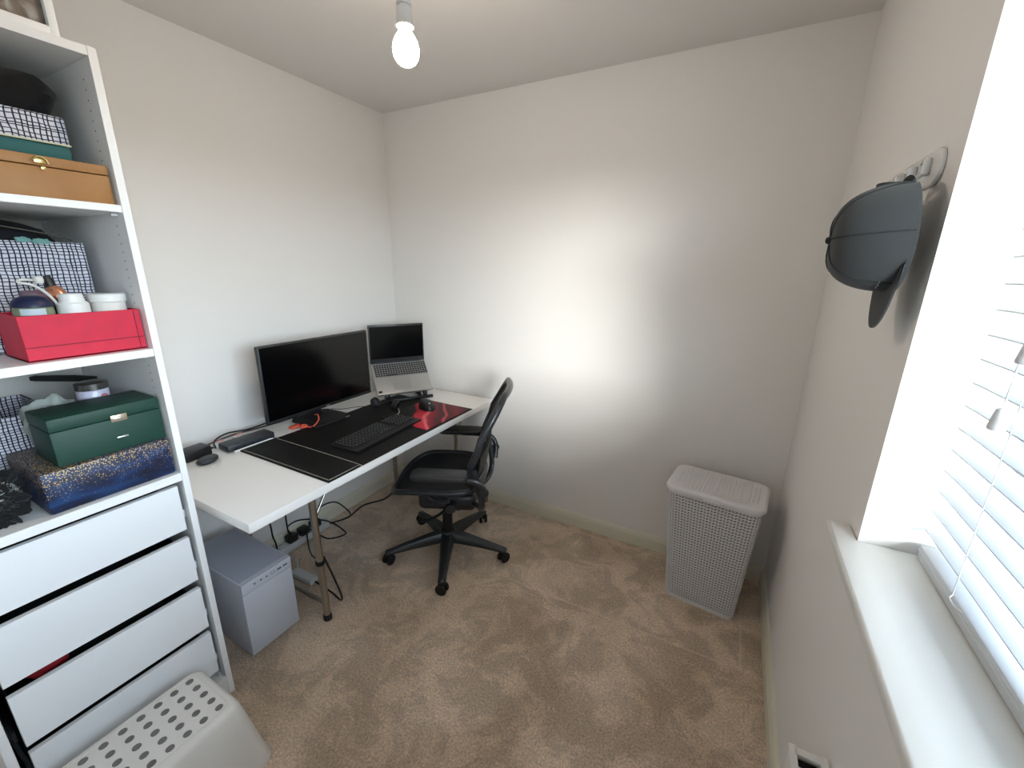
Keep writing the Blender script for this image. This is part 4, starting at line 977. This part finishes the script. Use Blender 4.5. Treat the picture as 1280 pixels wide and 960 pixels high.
for r_ in range(NR):
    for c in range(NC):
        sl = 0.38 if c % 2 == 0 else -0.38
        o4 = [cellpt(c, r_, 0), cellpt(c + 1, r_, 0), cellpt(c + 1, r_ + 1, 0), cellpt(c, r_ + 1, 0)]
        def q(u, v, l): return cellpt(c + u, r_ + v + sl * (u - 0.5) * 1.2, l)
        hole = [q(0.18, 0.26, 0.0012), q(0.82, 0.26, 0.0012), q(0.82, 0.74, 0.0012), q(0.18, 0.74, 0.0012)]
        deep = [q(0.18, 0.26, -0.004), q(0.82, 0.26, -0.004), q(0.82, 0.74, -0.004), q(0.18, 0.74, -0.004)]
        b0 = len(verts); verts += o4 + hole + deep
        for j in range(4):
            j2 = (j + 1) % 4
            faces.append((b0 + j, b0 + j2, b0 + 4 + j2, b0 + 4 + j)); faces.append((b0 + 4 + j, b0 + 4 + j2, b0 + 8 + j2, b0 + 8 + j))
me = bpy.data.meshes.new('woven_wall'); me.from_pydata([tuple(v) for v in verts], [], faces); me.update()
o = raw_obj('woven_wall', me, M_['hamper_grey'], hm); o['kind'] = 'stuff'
NB = 110
def ring_wall(z0, z1, grow, name, m, parent):
    k = B(); k.surf(lambda u, v: ham_outline(u, z0 + (z1 - z0) * v, grow)[0], NB, 1, closeu=True, thick=0.0045); return k.obj(name, M_[m], parent, ang=50)
ring_wall(0.0, 0.021, 0.0015, 'base_band', 'hamper_grey', hm)
ring_wall(0.552, HH, 0.0015, 'top_band', 'hamper_grey', hm)
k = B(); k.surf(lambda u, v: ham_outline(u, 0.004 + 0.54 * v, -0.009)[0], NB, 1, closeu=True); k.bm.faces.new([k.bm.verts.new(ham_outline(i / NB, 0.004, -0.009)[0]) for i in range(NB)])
k.obj('hole_shade', M_['hamper_shade'], hm)  # added dark sheet, paints the shade seen through the wall holes
# lid: rim, shallow crown, ribs
k = B(); prev = None
for g_, z in ((0.006, HH + 0.001), (0.012, HH + 0.003), (0.0125, HH + 0.016), (0.009, HH + 0.022), (-0.004, HH + 0.0245), (-0.012, HH + 0.0225)):
    ring = [k.bm.verts.new(ham_outline(i / NB, HH, g_)[0] + Vector((0, 0, z - HH))) for i in range(NB)]
    if prev:
        for i in range(NB): k.bm.faces.new((prev[i], prev[(i + 1) % NB], ring[(i + 1) % NB], ring[i]))
    prev = ring
k.bm.faces.new(prev)
ld0 = k.obj('lid', M_['hamper_grey'], hm, ang=60)
rb = B(); NRB = 21
for i in range(NRB):
    x = -0.158 + 0.316 * i / (NRB - 1)
    for j in range(17):
        y = -0.098 + 0.196 * j / 16
        if abs(x) > 0.14 and abs(y) > 0.085: continue
        rb.box((x, y, HH + 0.0235), (0.0088, 0.0085, 0.0034), 0.0012, 1, rot=(0, 0, 0.45 if i % 2 else -0.45))
o = rb.obj('lid_ribs', M_['hamper_grey'], ld0); o['kind'] = 'stuff'
lh = B().box((0.0, -0.138, HH + 0.006), (0.07, 0.012, 0.010), 0.004).obj('lid_grip', M_['hamper_grey'], ld0)
bmesh_dummy = None

# ------------------------------------------------------------------ hook rack and cap
hr = thing('hook_rack', 'glossy white oval hook rack on the wall beside the window', 'hook rack', (W - 0.0003, -0.875, 1.7115))
YZ = Matrix(((0, 0, -1, 0), (1, 0, 0, 0), (0, 1, 0, 0), (0, 0, 0, 1)))
B().prism(rrect(0.33, 0.066, 0.0325, 10), 0.008, YZ, bev=0.003, seg=3).obj('back_plate', M_['hook_white'], hr, ang=60)
for y in (-0.11, -0.03, 0.05, 0.12):
    hk = B().box((-0.014, y, 0.004), (0.014, 0.018, 0.034), 0.006, 3).obj('hook', M_['hook_white'], hr)
    B().tube(smooth_path([(-0.012, y, -0.004), (-0.024, y, -0.014), (-0.034, y, -0.010), (-0.036, y, 0.004)]), 0.0045, 8).obj('hook_tip', M_['hook_white'], hk)
    B().lathe([(0, 0.003), (0.004, 0.0025), (0.0055, 0)], 12, Matrix.Translation((-0.021, y, 0.012)) @ Euler((0, -PI / 2, 0)).to_matrix().to_4x4()).obj('screw_cap', M_['silver'], hk)

cp = thing('baseball_cap', 'dark grey baseball cap hanging from the wall hook', 'cap', (2.322, -1.03, 1.585))
# local: z out of the wall, y down (the brim), x along the wall; tipped a little
CM = Matrix(((0, 0, -1), (1, 0, 0), (0, -1, 0))).to_4x4()
cp.rotation_euler = (CM @ Euler((-0.05, 0.0, 0.06)).to_matrix().to_4x4()).to_euler()
CRX, CRY, CRZ = 0.096, 0.106, 0.114
def crown(u, v):
    a = 2 * PI * u; e_ = v * PI / 2; k_ = math.cos(e_) ** 0.62 if v < 0.9999 else 0.0
    z = CRZ * math.sin(e_) ** 0.95; f = 1 + 0.012 * math.sin(5 * a + 3 * v)
    x, y = CRX * k_ * math.cos(a) * f, CRY * k_ * math.sin(a) * f
    if math.sin(a) > 0: z *= 1 + 0.05 * math.sin(a) * math.sin(PI * v)
    else: y *= 0.97
    # open arch above the strap at the back
    if v < 0.32 and math.sin(a) < -0.9: z = max(z, 0.052 * math.sqrt(max(0, 1 - (math.cos(a) / 0.436) ** 2)) if abs(math.cos(a)) < 0.436 else z)
    return Vector((x, y, z))
B().surf(crown, 60, 18, closeu=True, thick=0.002).obj('crown', M_['cap_cloth'], cp, ang=80)
for i in range(6):
    u = (i + 0.5) / 6 + 1 / 12
    c0 = 0.02 if i != 4 else 0.4
    B().tube([crown(u, c0 + (0.985 - c0) * j / 12) * 1.006 for j in range(13)], 0.0016, 6).obj('seam', M_['cap_dark'], cp)
B().lathe([(0.0, 0.008), (0.005, 0.007), (0.008, 0.002), (0.007, 0.0)], 16, Matrix.Translation((0, 0, CRZ + 0.001))).obj('button', M_['cap_dark'], cp)
def brim(u, v):
    a = math.radians(14 + 152 * u); L_ = 0.074 * math.sin(PI * u) ** 0.5
    x0, y0 = CRX * math.cos(a), CRY * math.sin(a)
    x = x0 * (1 - 0.10 * v); y = y0 + L_ * v
    return Vector((x, y, 0.012 + 0.010 * v - 0.016 * (x / CRX) ** 2 * (0.3 + 0.7 * v)))
B().surf(brim, 30, 10, thick=0.0035).obj('brim', M_['cap_cloth'], cp, ang=80)
B().tube([Vector((CRX * math.cos(a), CRY * 0.97 * math.sin(a), 0.007)) for a in [math.radians(243 + 54 * i / 10) for i in range(11)]], 0.008, 8, flat=0.3).obj('back_strap', M_['cap_dark'], cp)
B().box((0.02, -CRY * 0.96, 0.008), (0.014, 0.005, 0.018), 0.002).obj('buckle', M_['silver'], cp)
em = B()
def on_crown(a_deg, v): return crown(math.radians(a_deg) / (2 * PI), v) * 1.014
em.tube(smooth_path([on_crown(122.0, 0.170), on_crown(117.0, 0.178), on_crown(114.0, 0.165), on_crown(111.0, 0.180), on_crown(107.0, 0.168)], 4), 0.0011, 6)
em.obj('emblem', M_['silver'], cp)
